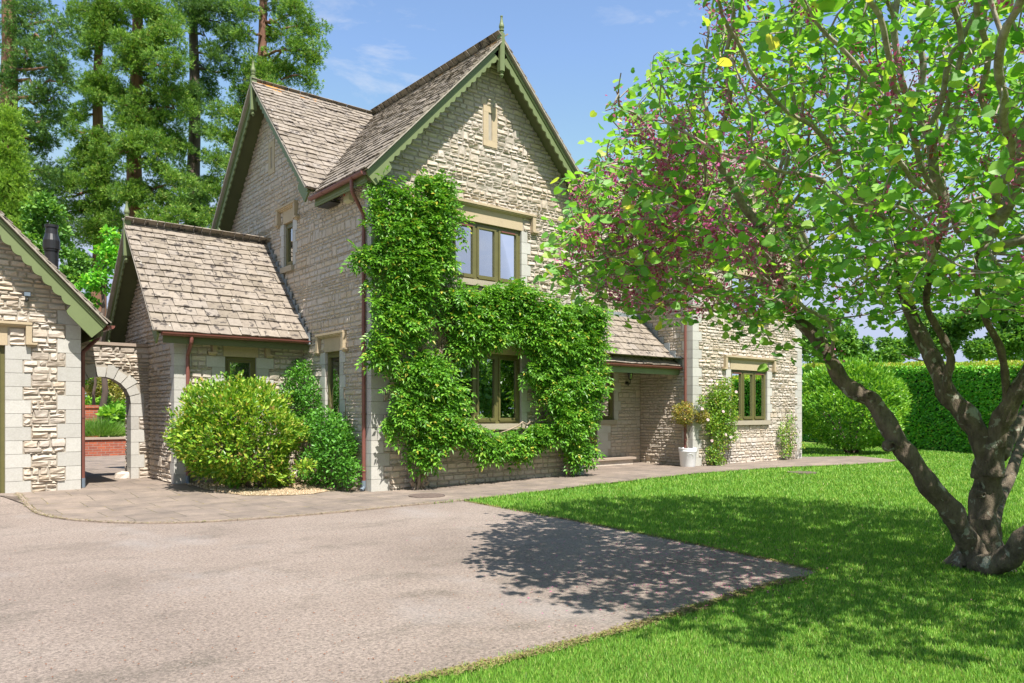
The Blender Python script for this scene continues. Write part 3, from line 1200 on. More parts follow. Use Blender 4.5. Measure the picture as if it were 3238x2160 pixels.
def gutter(parent, p0, p1, r=.058, brackets=True, name='gutter', mat='gutter', out=None):
    p0, p1 = A3(*p0), A3(*p1)
    t = unit(p1 - p0)
    L = np.linalg.norm(p1 - p0)
    side = np.cross(t, UP)
    mb = MB()
    na = 9
    ang = np.linspace(PI, 2 * PI, na)
    P = []
    for q in (p0, p1):
        for rr_ in (r, r - .005):
            for a_ in ang:
                P.append(q + side * math.cos(a_) * rr_ + UP * math.sin(a_) * rr_)
    F_ = []
    for k in range(na - 1):
        F_.append((k, k + 1, 2 * na + k + 1, 2 * na + k))
        F_.append((na + k + 1, na + k, 3 * na + k, 3 * na + k + 1))
    F_ += [(0, 2 * na, 3 * na, na), (na - 1, 2 * na - 1, 4 * na - 1, 3 * na - 1)]
    mb.add(P, F_)
    # end caps
    for q, off in ((p0, 0), (p1, 0)):
        n0 = mb.n
        mb.add([q + side * math.cos(a_) * (r + .003) + UP * math.sin(a_) * (r + .003) for a_ in ang], np.zeros((0, 3), dtype=int))
        mb.f.append((np.array([[n0 + k for k in range(na)]]), 0))
    # joints
    k = .35
    while k < L - .2:
        q = p0 + t * k
        for dd in (0, .035):
            pass
        P = []
        for qq in (q, q + t * .03):
            for a_ in ang:
                P.append(qq + side * math.cos(a_) * (r + .007) + UP * math.sin(a_) * (r + .007))
        mb.add(P, [(m_, m_ + 1, na + m_ + 1, na + m_) for m_ in range(na - 1)])
        k += 1.15
    return mb.build(name, M[mat], parent)


def downpipe(parent, pts, r=.034, clips=(), name='downpipe', shoe=True):
    mb = MB()
    pts = [A3(*p) for p in pts]
    # round the corners
    P = [pts[0]]
    for p, q, s_ in zip(pts, pts[1:], pts[2:]):
        d0, d1 = unit(p - q), unit(s_ - q)
        P += [q + d0 * .04, q + (d0 + d1) * .012, q + d1 * .04]
    P.append(pts[-1])
    mb.tube(P, r, 12)
    for z in clips:
        q = None
        for a_, b_ in zip(pts, pts[1:]):
            if abs(a_[0] - b_[0]) < 1e-6 and abs(a_[1] - b_[1]) < 1e-6 and min(a_[2], b_[2]) < z < max(a_[2], b_[2]):
                q = A3(a_[0], a_[1], z)
        if q is not None:
            mb.tube([q, q + UP * .03], r + .007, 12)
    dp = mb.build(name, M['gutter'], parent, smooth=False)
    return dp

# ================================================================== THE HOUSE
house = thing('house', (6.5, 11.72, 0), 'two storey rubble stone house with steep gables, stone slate roofs and green bargeboards', 'house')
HX0, HX1, FY = 6.5, 11.66, 11.72
GX = 9.08
WEAVE, WAPEX = RZ - S * 2.58 - .09, RZ - .09
RY = 16.2

# ---- front gable wall
Bf = basis((0, FY, 0), U, -VY)
blk = []
q_r, q_l = [], []
quoins(house, (HX0, FY), U, VY, 0.0, 5.42, blocks_a=q_l)
quoins(house, (HX1, FY), -U, VY, 0.03, 5.6, blocks_a=q_r)
for k, l, z0, z1 in q_l:
    blk.append((HX0, HX0 + l, z0, z1))
for k, l, z0, z1 in q_r:
    blk.append((HX1 - l, HX1, z0, z1))
w1 = window(house, Bf, 8.2, 9.9, 1.17, 2.54, 3, label='three light ground floor casement framed by wisteria', blocks_out=blk)
w2 = window(house, Bf, 8.2, 9.9, 3.94, 5.06, 3, glass='glass_up', label='three light upstairs casement reflecting blue sky', blocks_out=blk, red_vent=True)


def slit(parent, B, xc, z0, z1, label=None):
    w = .17
    mb = MB()
    mb.box(B, xc - w, xc - .045, -.15, .018, z0 + .12, z1 - .12)
    mb.box(B, xc + .045, xc + w, -.15, .018, z0 + .12, z1 - .12)
    mb.box(B, xc - w, xc + w, -.15, .0185, z0, z0 + .118)
    mb.box(B, xc - w, xc + w, -.15, .0185, z1 - .118, z1)
    mb.box(B, xc - .05, xc + .05, -.16, -.14, z0 + .1, z1 - .1)
    o = mb.build('slit_vent', M['lintel'], parent)
    return (xc - w - .005, xc + w + .005, z0, z1)


blk.append(slit(house, Bf, GX + .02, 6.58, 7.36))
op = [(8.2, 9.9, 1.17, 2.54), (8.2, 9.9, 3.94, 5.06)]
gable_wall('wall', house, Bf, HX0, HX1, 0, WEAVE, WAPEX, op, blk, seed=5, label='front gable wall carrying the wisteria')

# ---- side wall with the second gable
Bs = basis((HX0, 0, 0), VY, -U)
blk = []
q_s = []
for k in range(24):
    hh = 5.42 / 24
    blk.append((FY, FY + (.22, .32)[k % 2] + .004, hh * k, hh * (k + 1)))
w3 = window(house, Bs, 12.90, 13.50, 1.17, 2.54, 1, label='narrow ground floor casement in the side wall', blocks_out=blk, hood=.27, jambw=(.15, .23))
w4 = window(house, Bs, 15.0, 15.46, 4.44, 5.37, 1, glass='glass_up', label='narrow upstairs casement high in the side gable', blocks_out=blk, hood=.25, jambw=(.14, .21))
blk.append(slit(house, Bs, RY - .08, 6.6, 7.3))
op = [(12.90, 13.50, 1.17, 2.54), (15.0, 15.46, 4.44, 5.37)]
sy0, sy1 = RY - 2.58, RY + 2.58
mb = MB()


def side_ext(z):
    if z <= WEAVE:
        return FY, sy1
    k = (z - WEAVE) / S
    return sy0 + k, sy1 - k


stone_field(mb, Bs, 0, WAPEX, side_ext, op + blk + [(14.6, 19, 0, 2.2)], seed=9, hmin=.055, hmax=.12, wmin=.09, wmax=.3, rough=.85)
backing(mb, Bs, FY, sy1, 0, WEAVE + .05, op)
o, a, n, c = Bs
mb.add([o + a * x + c * z for x, z in ((sy0, WEAVE + .05), (sy1, WEAVE + .05), (RY, WAPEX + .05))], [(0, 1, 2)], 1)
plab(mb.build('wall', [M['rubble'], M['mortar']], house), 'side wall with its own gable above the lean extension')

# plain far sides of the house
mb = MB()
mb.add([A3(6.5, sy1, 0), A3(20.6, sy1, 0), A3(20.6, sy1, WEAVE), A3(6.5, sy1, WEAVE)], [(0, 1, 2, 3)])
mb.add([A3(20.6, FY, 0), A3(20.6, sy1, 0), A3(20.6, sy1, WEAVE), A3(20.6, FY, WEAVE)], [(0, 1, 2, 3)])
mb.add([A3(20.6, sy0, WEAVE), A3(20.6, sy1, WEAVE), A3(20.6, RY, WAPEX)], [(0, 1, 2)])
mb.add([A3(HX1, FY + .3, 0), A3(HX1, 13.42, 0), A3(HX1, 13.42, WEAVE), A3(HX1, FY + .3, WEAVE)], [(0, 1, 2, 3)])
mb.add([A3(6.5, FY + .25, 2.75), A3(20.6, FY + .25, 2.75), A3(20.6, sy1, 2.75), A3(6.5, sy1, 2.75)], [(0, 1, 2, 3)])
mb.build('rear_wall', M['mortar'], house)
Bh = basis((HX1, 0, 0), VY, U)
mb = MB()
stone_field(mb, Bh, 0, 5.6, lambda z: (FY + .33, 13.42), [], seed=77)
mb.build('wall', [M['rubble'], M['mortar']], house)

# ---- right hand wing
WX0, WX1, WGX = 15.49, 20.60, 18.05
blk = []
qa, qb = [], []
quoins(house, (WX0, FY), U, VY, 0.03, 5.45, blocks_a=qa, blocks_b=qb)
quoins(house, (WX1, FY), -U, VY, 0.03, 5.6, blocks_a=q_r)
for k, l, z0, z1 in qa:
    blk.append((WX0, WX0 + l, z0, z1))
for k, l, z0, z1 in qa:
    blk.append((WX1 - l, WX1, z0, z1))
w5 = window(house, Bf, 17.1, 18.8, 1.17, 2.52, 3, label='three light ground floor casement beside the climbing rose', blocks_out=blk, red_vent=True)
w6 = window(house, Bf, 17.1, 18.8, 3.96, 5.06, 3, label='three light upstairs casement behind the flowering tree', blocks_out=blk)
blk.append(slit(house, Bf, WGX, 6.58, 7.36))
op = [(17.1, 18.8, 1.17, 2.52), (17.1, 18.8, 3.96, 5.06)]
gable_wall('wall', house, Bf, WX0, WX1, 0.02, WEAVE, WAPEX, op, blk, seed=15, label='stone front wall of the right wing')
Bw = basis((WX0, 0, 0), VY, -U)
blk = [(FY, FY + l, z0, z1) for k, l, z0, z1 in qb]
gable_wall('wall', house, Bw, FY, 13.42, 0.02, 5.6, None, [], blk, seed=16, label='flank wall of the right wing beside the porch')

# ---- recessed entrance wall
Br = basis((0, 13.42, 0), U, -VY)
blk = []
w7 = window(house, Br, 13.93, 14.46, 1.20, 2.40, 1, label='narrow casement beside the front door', blocks_out=blk, hood=0, jambw=(.16, .25), lintel=.2)
gable_wall('wall', house, Br, HX1, WX0, 0.04, 6.1, None, [(13.93, 14.46, 1.20, 2.40), (12.86, 13.84, .24, 2.42)], blk + [(13.84, 13.93, .24, 2.4), (13.93, 14.35, .24, 1.08)], seed=17, rough=.7, label='recessed wall under the porch roof')
mb = MB()
for k in range(4):
    z = .25 + k * .208
    mb.box(Br, 13.85, 13.93 + (.3, .4)[k % 2], -.2, .012, z, z + .204)
mb.build('jamb', M['quoin'], house)
mb = MB()
mb.box(Br, 12.86, 12.93, -.1, -.03, .24, 2.42)
mb.box(Br, 13.76, 13.90, -.1, -.03, .24, 2.42)
mb.box(Br, 12.93, 13.76, -.1, -.03, 2.34, 2.42)
dr = mb.build('door_frame', M['olive'], house)
mb = MB()
mb.box(Br, 12.94, 13.755, -.10, -.06, .25, 2.335)
mb.box(Br, 12.99, 13.30, -.06, -.045, .35, 1.0)
mb.box(Br, 13.40, 13.70, -.06, -.045, .35, 1.0)
door = mb.build('door', M['door'], dr)
MB().box(Br, 13.02, 13.67, -.06, -.055, 1.15, 2.2).build('pane', M['glass'], door)
MB().tube([A3(13.71, 13.42 + .0, 1.25), A3(13.71, 13.36, 1.25), A3(13.60, 13.36, 1.25)], .012, 8).build('handle', M['black'], door)
mb = MB()
mb.box(Br, 12.55, 14.86, .012, .30, .05, .19)
mb.build('doorstep', M['rubble'], house)
MB().box(Br, 12.5, 14.92, .012, .36, .192, .245).build('doorstep', M['slab_stone'], house)

# ---- roofs
vL = ((9.08, 16.2, 0), unit(A3(-1, 1, 0)))                     # front gable, left slope: keep y < x+7.12
vyf = FY - .33
roof = slate_slope('roof', house, (GX, vyf, RZ), VY, 6.0, -U, 2.9, clip=[vL], seed=21, label='left slope of the front gable roof')
deck('soffit', house, (GX, vyf, RZ), VY, 5.0, -U, 2.9, clip=[vL])
vR = ((9.08, 16.2, 0), unit(A3(1, 1, 0)))
slate_slope('roof', house, (GX, vyf, RZ), VY, 6.0, U, 2.9, clip=[vR], seed=22, label='right slope of the front gable roof')
deck('soffit', house, (GX, vyf, RZ), VY, 5.0, U, 2.9, clip=[vR])
vS1 = ((9.08, 16.2, 0), unit(A3(1, -1, 0)))
vxs = HX0 - .33
slate_slope('roof', house, (vxs, RY, RZ), U, 3.2, -VY, 2.75, clip=[vS1], seed=23, label='slope of the side gable roof with black lichen spots')
deck('soffit', house, (vxs, RY, RZ), U, 3.2, -VY, 2.75, clip=[vS1])
slate_slope('roof', house, (vxs, RY, RZ), U, 14.8, VY, 2.75, seed=24)
deck('soffit', house, (vxs, RY, RZ), U, 3.2, VY, 2.75)
vM1 = ((9.08, 16.2, 0), unit(A3(-1, -1, 0)))
vM2 = ((WGX, 16.2, 0), unit(A3(1, -1, 0)))
slate_slope('roof', house, (9.0, RY, RZ), U, 9.2, -VY, 3.1, clip=[vM1, vM2], verge=False, seed=25, label='main range roof between the two front gables')
vW = ((WGX, 16.2, 0), unit(A3(-1, 1, 0)))
slate_slope('roof', house, (WGX, vyf, RZ), VY, 6.0, -U, 2.9, clip=[vW], seed=26, label='left slope of the right wing roof')
deck('soffit', house, (WGX, vyf, RZ), VY, 5.0, -U, 2.9, clip=[vW])
slate_slope('roof', house, (WGX, vyf, RZ), VY, 7.6, U, 2.9, seed=27)
deck('soffit', house, (WGX, vyf, RZ), VY, 5.0, U, 2.9)
ridge_caps(house, (GX, vyf - .02, RZ), VY, 16.2 - vyf + .02, across=U, seed=1)
ridge_caps(house, (vxs - .02, RY, RZ), U, WGX - vxs, across=VY, seed=2)
ridge_caps(house, (WGX, vyf - .02, RZ), VY, 16.2 - vyf, across=U, seed=3)

# valley: dark brown strip folded along the join of the slopes
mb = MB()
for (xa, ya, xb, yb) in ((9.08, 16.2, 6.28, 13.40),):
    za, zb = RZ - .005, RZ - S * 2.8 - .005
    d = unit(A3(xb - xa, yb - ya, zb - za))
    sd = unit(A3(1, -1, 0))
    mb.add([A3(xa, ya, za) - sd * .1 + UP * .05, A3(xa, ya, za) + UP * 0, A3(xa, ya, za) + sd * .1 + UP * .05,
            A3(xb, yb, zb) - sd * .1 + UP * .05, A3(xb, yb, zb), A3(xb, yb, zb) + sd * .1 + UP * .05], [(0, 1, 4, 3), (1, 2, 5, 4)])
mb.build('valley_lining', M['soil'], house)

# bargeboards and finials
barge(house, (GX, vyf + .0, RZ - .03), U, -VY, 2.9, foot_drop=.20)
barge(house, (vxs, RY, RZ - .03), VY, -U, 2.75, foot_drop=.26)
barge(house, (WGX, vyf, RZ - .03), U, -VY, 2.9, foot_drop=.20)

# eaves of the front gable, left side
gz = RZ - S * 2.9
Be = basis((0, 0, 0), VY, -U)
mb = MB()
mb.box((A3(6.235, 0, 0), VY, -U, UP), vyf + .04, 13.38, -.02, .01, gz - .19, gz - .02)
mb.box((A3(6.235, 0, 0), VY, -U, UP), vyf + .04, 13.38, .01, .022, gz - .16, gz - .13)
mb.build('fascia', M['green'], house)
MB().box((A3(6.5, 0, 0), VY, -U, UP), 12.85, 13.36, .02, .24, gz - .20, gz - .17).build('soffit', M['black'], house)
gutter(house, (6.155, vyf - .03, gz - .03), (6.155, 13.42, gz - .03))
pc = onx(1112 / K, 575 / K, 6.155)
pv = onx(1150 / K, 1400 / K, 6.44)
yp, yv = pc[1], pv[1]
downpipe(house, [(6.155, yp, gz - .06), (6.155, yp, gz - .26), (6.44, yv, gz - .60), (6.44, yv, .16)], clips=(.35, 1.35, 2.9, 4.1))
mb = MB().tube([A3(6.44, yv, .20), A3(6.44, yv, .09), A3(6.38, yv - .03, .04)], .038, 12)
mb.build('drain_shoe', M['shoe'], house)
# right eaves
mb = MB()
mb.box((A3(HX1 + .26, 0, 0), VY, U, UP), vyf + .04, 13.38, -.02, .01, gz - .19, gz - .02)
mb.build('fascia', M['green'], house)
mb = MB()
mb.box((A3(WX0 - .27, 0, 0), VY, -U, UP), vyf + .04, 13.38, -.02, .01, gz - .19, gz - .02)
mb.build('fascia', M['green'], house)
gutter(house, (HX1 + .33, vyf, gz - .03), (HX1 + .33, 13.0, gz - .03))
gutter(house, (WX0 - .35, vyf, gz - .03), (WX0 - .35, 13.0, gz - .03))
pw = onx(2167 / K, 1400 / K, WX0 - .07)
downpipe(house, [(WX0 - .35, pw[1] + .15, gz - .06), (WX0 - .35, pw[1] + .15, gz - .24), (WX0 - .07, pw[1], gz - .55), (WX0 - .07, pw[1], .1)], clips=(.9, 2.2, 3.6))

# porch lean-to
PZ = 3.85
slate_slope('porch_roof', house, (HX1 + .02, 13.40, PZ), U, WX0 - HX1 - .05, -VY, 1.30, s=1.0, verge=False, seed=31, e0=.26, e1=.2)
deck('soffit', house, (HX1 + .02, 13.40, PZ), U, WX0 - HX1 - .05, -VY, 1.28, s=1.0)
pez = PZ - 1.30
MB().box((A3(0, 12.13, 0), U, -VY, UP), HX1 + .03, WX0 - .02, -.015, .015, pez - .22, pez - .03).build('fascia', M['green'], house)
gutter(house, (HX1 + .03, 12.06, pez - .02), (WX0 - .03, 12.06, pez - .02))
mb = MB()
for k in range(7):
    y = 13.38 - k * .19
    mb.box((A3(WX0, 0, 0), VY, -U, UP), y - .2, y, .02, .045, PZ - (13.4 - y) - .12, PZ - (13.4 - y) + .10 - (k % 2) * .02)
mb.box((A3(0, 13.42, 0), U, -VY, UP), HX1 + .04, WX0 - .04, .03, .05, PZ - .03, PZ + .13)
mb.build('flashing', M['lead'], house)

# ---- low extension at the left
EX0, EY, ERY, ERZ = 4.03, 14.5, 16.3, 5.05
Bx = basis((0, EY, 0), U, -VY)
blk = []
qa, qb = [], []
quoins(house, (EX0, EY), U, VY, 0.04, 2.9, blocks_a=qa, blocks_b=qb, wa=(.28, .2), wb=(.17, .25), h=.22)
for k, l, z0, z1 in qa:
    blk.append((EX0, EX0 + l, z0, z1))
w8 = window(house, Bx, 4.93, 5.53, 1.2, 2.45, 1, label='small casement of the low extension behind the shrub', blocks_out=blk, hood=.25, jambw=(.24, .34), hooddrop=.2)
gable_wall('wall', house, Bx, EX0, HX0, 0.03, 3.05, None, [(4.93, 5.53, 1.2, 2.45)], blk, seed=41, label='front wall of the low extension')
Bg = basis((EX0, 0, 0), VY, -U)
blk = [(EY, EY + l, z0, z1) for k, l, z0, z1 in qb]
gable_wall('wall', house, Bg, EY, 2 * ERY - EY, 0.03, ERZ - S * (ERY - EY) - .09, ERZ - .09, [], blk, seed=42, label='rugged gable end of the low extension', rough=1.35)
slate_slope('roof', house, (EX0 - .33, ERY, ERZ), U, HX0 - EX0 + .33, -VY, 2.12, seed=43, e0=.24, e1=.145, label='slate roof of the low extension')
deck('soffit', house, (EX0 - .33, ERY, ERZ), U, HX0 - EX0 + .33, -VY, 2.12)
slate_slope('roof', house, (EX0 - .33, ERY, ERZ), U, HX0 - EX0 + .33, VY, 2.12, seed=44)
deck('soffit', house, (EX0 - .33, ERY, ERZ), U, HX0 - EX0 + .33, VY, 2.12)
ridge_caps(house, (EX0 - .35, ERY, ERZ), U, HX0 - EX0 + .33, across=VY, seed=4, mat='slate')
barge(house, (EX0 - .33, ERY, ERZ - .03), VY, -U, 2.12, foot=.25, pitch=.15, w=.15, foot_drop=.2, th=.03)
ez = ERZ - S * 2.12
MB().box((A3(0, EY - .27, 0), U, -VY, UP), EX0 - .27, HX0 - .02, -.015, .012, ez - .20, ez - .03).build('fascia', M['soffit'], house)
gutter(house, (EX0 - .31, EY - .345, ez - .02), (HX0 - .03, EY - .345, ez - .02))
pe = ony(594 / K, 1300 / K, EY - .06)
xo = ony(606 / K, 1065 / K, EY - .345)[0]
downpipe(house, [(xo, EY - .345, ez - .05), (xo, EY - .345, ez - .17), (pe[0], EY - .06, ez - .38), (pe[0], EY - .06, .2)], clips=(.5, 1.6))
MB().tube([A3(pe[0], EY - .06, .24), A3(pe[0], EY - .06, .12), A3(pe[0], EY - .14, .07)], .038, 12).build('drain_shoe', M['shoe'], house)
mb = MB()
for k in range(15):
    y = ERY - k * .145
    z = ERZ - (ERY - y) * S
    mb.box((A3(HX0, 0, 0), VY, -U, UP), y - .165, y, .03, .055 + .004 * (k % 3), z - .18, z + .05 - (k % 2) * .025)
mb.build('flashing', M['lead'], house)

# things fixed to the house
ab = onx(1111 / K, 617 / K, HX0)
Ba = (A3(HX0, ab[1], ab[2]), VY, -U, UP)
al = MB()
al.add([Ba[0] + VY * y - U * x + UP * z for x, y, z in ((.02, -.13, -.15), (.02, .13, -.15), (.02, .13, .15), (.02, -.13, .15), (.11, -.10, -.12), (.11, .10, -.12), (.10, .10, .14), (.10, -.10, .14))],
       [(0, 1, 2, 3), (4, 7, 6, 5), (0, 4, 5, 1), (1, 5, 6, 2), (2, 6, 7, 3), (3, 7, 4, 0)])
alarm = al.build('alarm_box', M['cream'], origin=tuple(Ba[0]))
tag(alarm, 'cream alarm box with red printed grid high under the eaves', 'alarm box')
mb = MB()
for i_ in range(3):
    for j_ in range(6):
        mb.box(Ba, .035 + i_ * .018, .049 + i_ * .018, .1115, .114, -.03 + j_ * .022, -.013 + j_ * .022)
mb.build('printed_grid', M['red'], alarm)

lp = ony(1979 / K, 1200 / K, 13.42)
lan = thing('wall_lantern', (lp[0], 13.42, lp[2]), 'black coach lantern on the shaded wall under the porch', 'wall lantern')
mb = MB()
L0 = A3(lp[0], 13.40, lp[2])
mb.lathe(L0 + A3(0, -.02, -.12), [(0, -.02), (.045, -.01), (.05, .02), (.04, .06), (0, .07)], 14)
mb.tube([L0 + A3(0, 0, -.1), L0 + A3(0, -.06, -.16), L0 + A3(0, -.12, -.10), L0 + A3(0, -.13, -.02)], .011, 8)
mb.lathe(L0 + A3(0, -.13, 0), [(0, -.03), (.03, -.02), (.035, 0), (.045, .005), (.045, .012), (0, .013)], 8)
mb.lathe(L0 + A3(0, -.13, .14), [(.075, 0), (.078, .012), (.05, .04), (.02, .055), (.012, .08), (0, .085)], 8)
for k in range(4):
    an = k * PI / 2 + PI / 4
    mb.tube([L0 + A3(.04 * math.cos(an), -.13 + .04 * math.sin(an), 0), L0 + A3(.068 * math.cos(an), -.13 + .068 * math.sin(an), .145)], .005, 5)
mb.tube([L0 + A3(0, -.13, -.02), L0 + A3(0, -.13, -.13)], .008, 6)
mb.build('bracket', M['black'], lan)
MB().lathe(L0 + A3(0, -.13, .012), [(.036, 0), (.06, .125)], 8).build('lantern_glass', M['glass'], lan)

# things standing inside the windows
mb = MB()
for x in np.linspace(18.35, 18.72, 15):
    pass
xs_ = np.linspace(18.40, 18.74, 18)
P = []
for x, k in zip(xs_, range(18)):
    P += [A3(x, FY + .32 + .02 * math.sin(k * 1.9), 1.15), A3(x, FY + .32 + .02 * math.sin(k * 1.9), 2.5)]
mb.add(P, [(2 * k, 2 * k + 2, 2 * k + 3, 2 * k + 1) for k in range(17)])
cur = mb.build('curtain', M['cloth'], origin=(18.57, FY + .32, 1.15))
tag(cur, 'pale curtain hanging inside the right wing ground floor window', 'curtain')
tp = A3(18.12, FY + .26, 1.17)
top_ = thing('sill_topiary', tuple(tp), 'small spiral topiary in a pale pot inside the right wing window', 'ornament')
MB().lathe(tp, [(0, 0), (.05, 0), (.06, .09), (.075, .09), (.075, .11), (0, .11)], 12).build('pot', M['lintel'], top_)
mb = MB()
mb.lathe(tp + UP * .11, [(.0, 0), (.07, .03), (.04, .1), (.055, .13), (.03, .19), (.04, .22), (.02, .28), (.025, .3), (0, .36)], 10)
mb.build('crown', M['darkbush'], top_)
lmp = A3(8.95, FY + .2, 3.98)
lm = MB().lathe(lmp, [(.05, 0), (.07, .02), (.045, .07), (.02, .09), (.03, .10), (.02, .12), (0, .125)], 12).build('sill_ornament', M['white_paint'], origin=tuple(lmp))
tag(lm, 'small white ornament inside the upstairs window', 'ornament')

# ================================================================== GARAGE
garage = thing('garage', (2.53, 14.57, 0), 'single storey stone garage with a green scalloped gable board, cut by the photo edge', 'garage')
GAX, GAY, GRX, GRZ = 2.53, 14.57, -.03, 5.93
Bgar = basis((0, GAY, 0), U, -VY)
blk = []
qa = []
quoins(garage, (GAX, GAY), -U, VY, .02, 3.10, wa=(.33, .21), wb=(.2, .3), h=.235, blocks_a=qa)
for k, l, z0, z1 in qa:
    blk.append((GAX - l, GAX, z0, z1))
window(garage, Bgar, -1.3, 1.47, .06, 2.47, 4, label='wide glazed garage opening with an olive frame', blocks_out=blk, jambw=(.35, .235), sill=False, lintel=.30, hood=.36, name='garage_doors', rec=.12)
gable_wall('wall', garage, Bgar, -2.59, GAX, 0.02, GRZ - S * 2.56 - .09, GRZ - .09, [(-1.3, 1.47, .06, 2.47)], blk, seed=51, label='front gable wall of the garage', rough=1.25)
mb = MB()
backing(mb, basis((GAX, 0, 0), VY, U), GAY, 20, 0, 3.2, [], 0)
backing(mb, basis((-2.59, 0, 0), VY, U), GAY, 20, 0, 3.2, [], 0)
backing(mb, basis((0, 20, 0), U, VY), -2.59, GAX, 0, 3.2, [], 0)
mb.build('rear_wall', M['mortar'], garage)
slate_slope('roof', garage, (GRX, GAY - .3, GRZ), VY, 5.8, U, 2.9, seed=52, label='right slope of the garage roof')
deck('soffit', garage, (GRX, GAY - .3, GRZ), VY, 5.8, U, 2.9)
slate_slope('roof', garage, (GRX, GAY - .3, GRZ), VY, 5.8, -U, 2.9, seed=53)
deck('soffit', garage, (GRX, GAY - .3, GRZ), VY, 5.8, -U, 2.9)
ridge_caps(garage, (GRX, GAY - .32, GRZ), VY, 5.8, across=U, seed=5, mat='slate')
barge(garage, (GRX, GAY - .3, GRZ - .03), U, -VY, 2.9, foot=.40, pitch=.2, w=.20, foot_drop=.22)
gzz = GRZ - S * 2.9
gutter(garage, (GRX + 2.97, GAY - .33, gzz - .02), (GRX + 2.97, 20, gzz - .02))
MB().box((A3(GRX + 2.85, 0, 0), VY, U, UP), GAY - .26, 20, -.02, .01, gzz - .2, gzz - .03).build('fascia', M['soffit'], garage)
pg = onx(262 / K, 1400 / K, 2.60)
pgp = ony(262 / K, 1400 / K, GAY + .25)
downpipe(garage, [(GRX + 2.96, pgp[1] + .35, gzz - .05), (GRX + 2.94, pgp[1] + .3, gzz - .17), (pgp[0], pgp[1], gzz - .45), (pgp[0], pgp[1], .22)], clips=(1.3,))
MB().tube([A3(pgp[0], pgp[1], .26), A3(pgp[0], pgp[1], .10)], .040, 12).build('drain_shoe', M['shoe'], garage)
# metal stove flue through the garage roof
fp = ony(163 / K, 775 / K, 16.6)
fl = MB()
zr = GRZ - S * (fp[0] - GRX)
fz = lambda py: ony(163 / K, py / K, 16.6)[2]
z_a, z_b, z_c = fz(712), fz(762), fz(790)
fl.lathe(A3(fp[0], 16.6, 0), [(.0, zr - .2), (.115, zr - .2), (.115, z_c - .03), (.13, z_c - .03), (.13, z_c), (.145, z_c + .01), (.145, z_b + .0), (.11, z_b + .12), (.10, z_a - .06), (.115, z_a - .05), (.115, z_a), (.09, z_a), (0, z_a - .02)], 20)
plab(fl.build('flue', M['black'], garage), 'black metal flue rising behind the garage roof')
fdp = ony(83 / K, 940 / K, GAY)
fld = thing('floodlight', (fdp[0], GAY, fdp[2]), 'small black floodlight with a motion sensor on the garage gable', 'floodlight')
Bfl = (A3(fdp[0], GAY, fdp[2]), U, -VY, UP)
mb = MB()
mb.box(Bfl, -.05, .05, .09, .12, .0, .075)
mb.box(Bfl, -.015, .015, .02, .09, .02, .05)
mb.box(Bfl, -.02, .02, .02, .07, -.07, -.02)
mb.lathe(Bfl[0] + A3(0, -.085, -.075), [(0, 0), (.022, .005), (.026, .03), (.02, .045), (0, .05)], 10)
mb.build('housing', M['black'], fld)
MB().box(Bfl, -.042, .042, .1205, .123, .008, .067).build('lamp_glass', M['shoe'], fld)

# ================================================================== ARCHED GARDEN WALL
arch = thing('garden_archway', (3.2, 16.2, 0), 'stone archway wall between the garage and the extension', 'archway')
AY = 16.2
Bar = basis((0, AY, 0), U, -VY)
ac, az, ar = 3.17, 1.56, .52
holes, bholes = [], []
for k in range(16):
    z0 = az + k * .05
    for rr_, hl in ((ar + .24, holes), (ar + .1, bholes)):
        dz = z0 + .025 - az
        if dz < rr_:
            wv = math.sqrt(rr_ * rr_ - dz * dz)
            hl.append((ac - wv, ac + wv, z0, z0 + .05))
bholes.append((ac - ar - .05, ac + ar + .05, .02, az))
blk = []
jmb = (MB(), MB())
nb = 6
hb = (az - .06) / nb
for k in range(nb):
    z = .06 + hb * k
    wd = (.14, .24)[k % 2]
    for sg in (-1, 1):
        xa, xb = (ac + ar, ac + ar + wd) if sg > 0 else (ac - ar - wd * .45, ac - ar)
        jmb[sg > 0].box(Bar, xa, xb, -.32, .012, z + .003, z + hb - .003)
    holes.append((ac - ar - .2, ac + ar + wd + .004, z, z + hb))
for mb in jmb:
    mb.build('jamb', M['quoin'], arch)
mb = MB()
nv = 11
for k in range(nv):
    a0, a1 = PI * k / nv + .012, PI * (k + 1) / nv - .012
    ro = ar + (.25 if k % 2 == 0 else .19)
    P = []
    for dep in (-.32, .014):
        for aa, r_ in ((a0, ar), (a1, ar), (a1, ro), (a0, ro)):
            P.append(Bar[0] + U * (ac + r_ * math.cos(aa)) - VY * dep + UP * (az + r_ * math.sin(aa)))
    mb.add(P, [(0, 1, 2, 3), (4, 7, 6, 5), (0, 4, 5, 1), (1, 5, 6, 2), (2, 6, 7, 3), (3, 7, 4, 0)])
mb.build('arch_stones', M['quoin'], arch)
mb = MB()
stone_field(mb, Bar, .05, 2.68, lambda z: (2.53, 4.03), holes, seed=61, rough=1.2)
backing(mb, Bar, 2.53, 4.03, .05, 2.68, bholes)
backing(mb, Bar, 2.53, 4.03, .05, 2.68, bholes, depth=-.3)
mb.build('wall', [M['rubble'], M['mortar']], arch)
MB().box(Bar, 2.54, 4.02, -.34, .05, 2.682, 2.74).build('coping', M['slab_stone'], arch)
# loose rock by the arch
rk = MB()
gk = np.random.default_rng(4)
rc = A3(3.60, 16.42, .05)
pr = [(0, 0), (.13, .0), (.15, .06), (.13, .14), (.08, .17), (0, .175)]
rk.lathe(rc, pr, 9)
rk.v[-1] += gk.normal(0, .012, rk.v[-1].shape)
tag(rk.build('rock', M['rubble'], origin=tuple(rc)), 'rough rock lying at the foot of the archway jamb', 'rock')

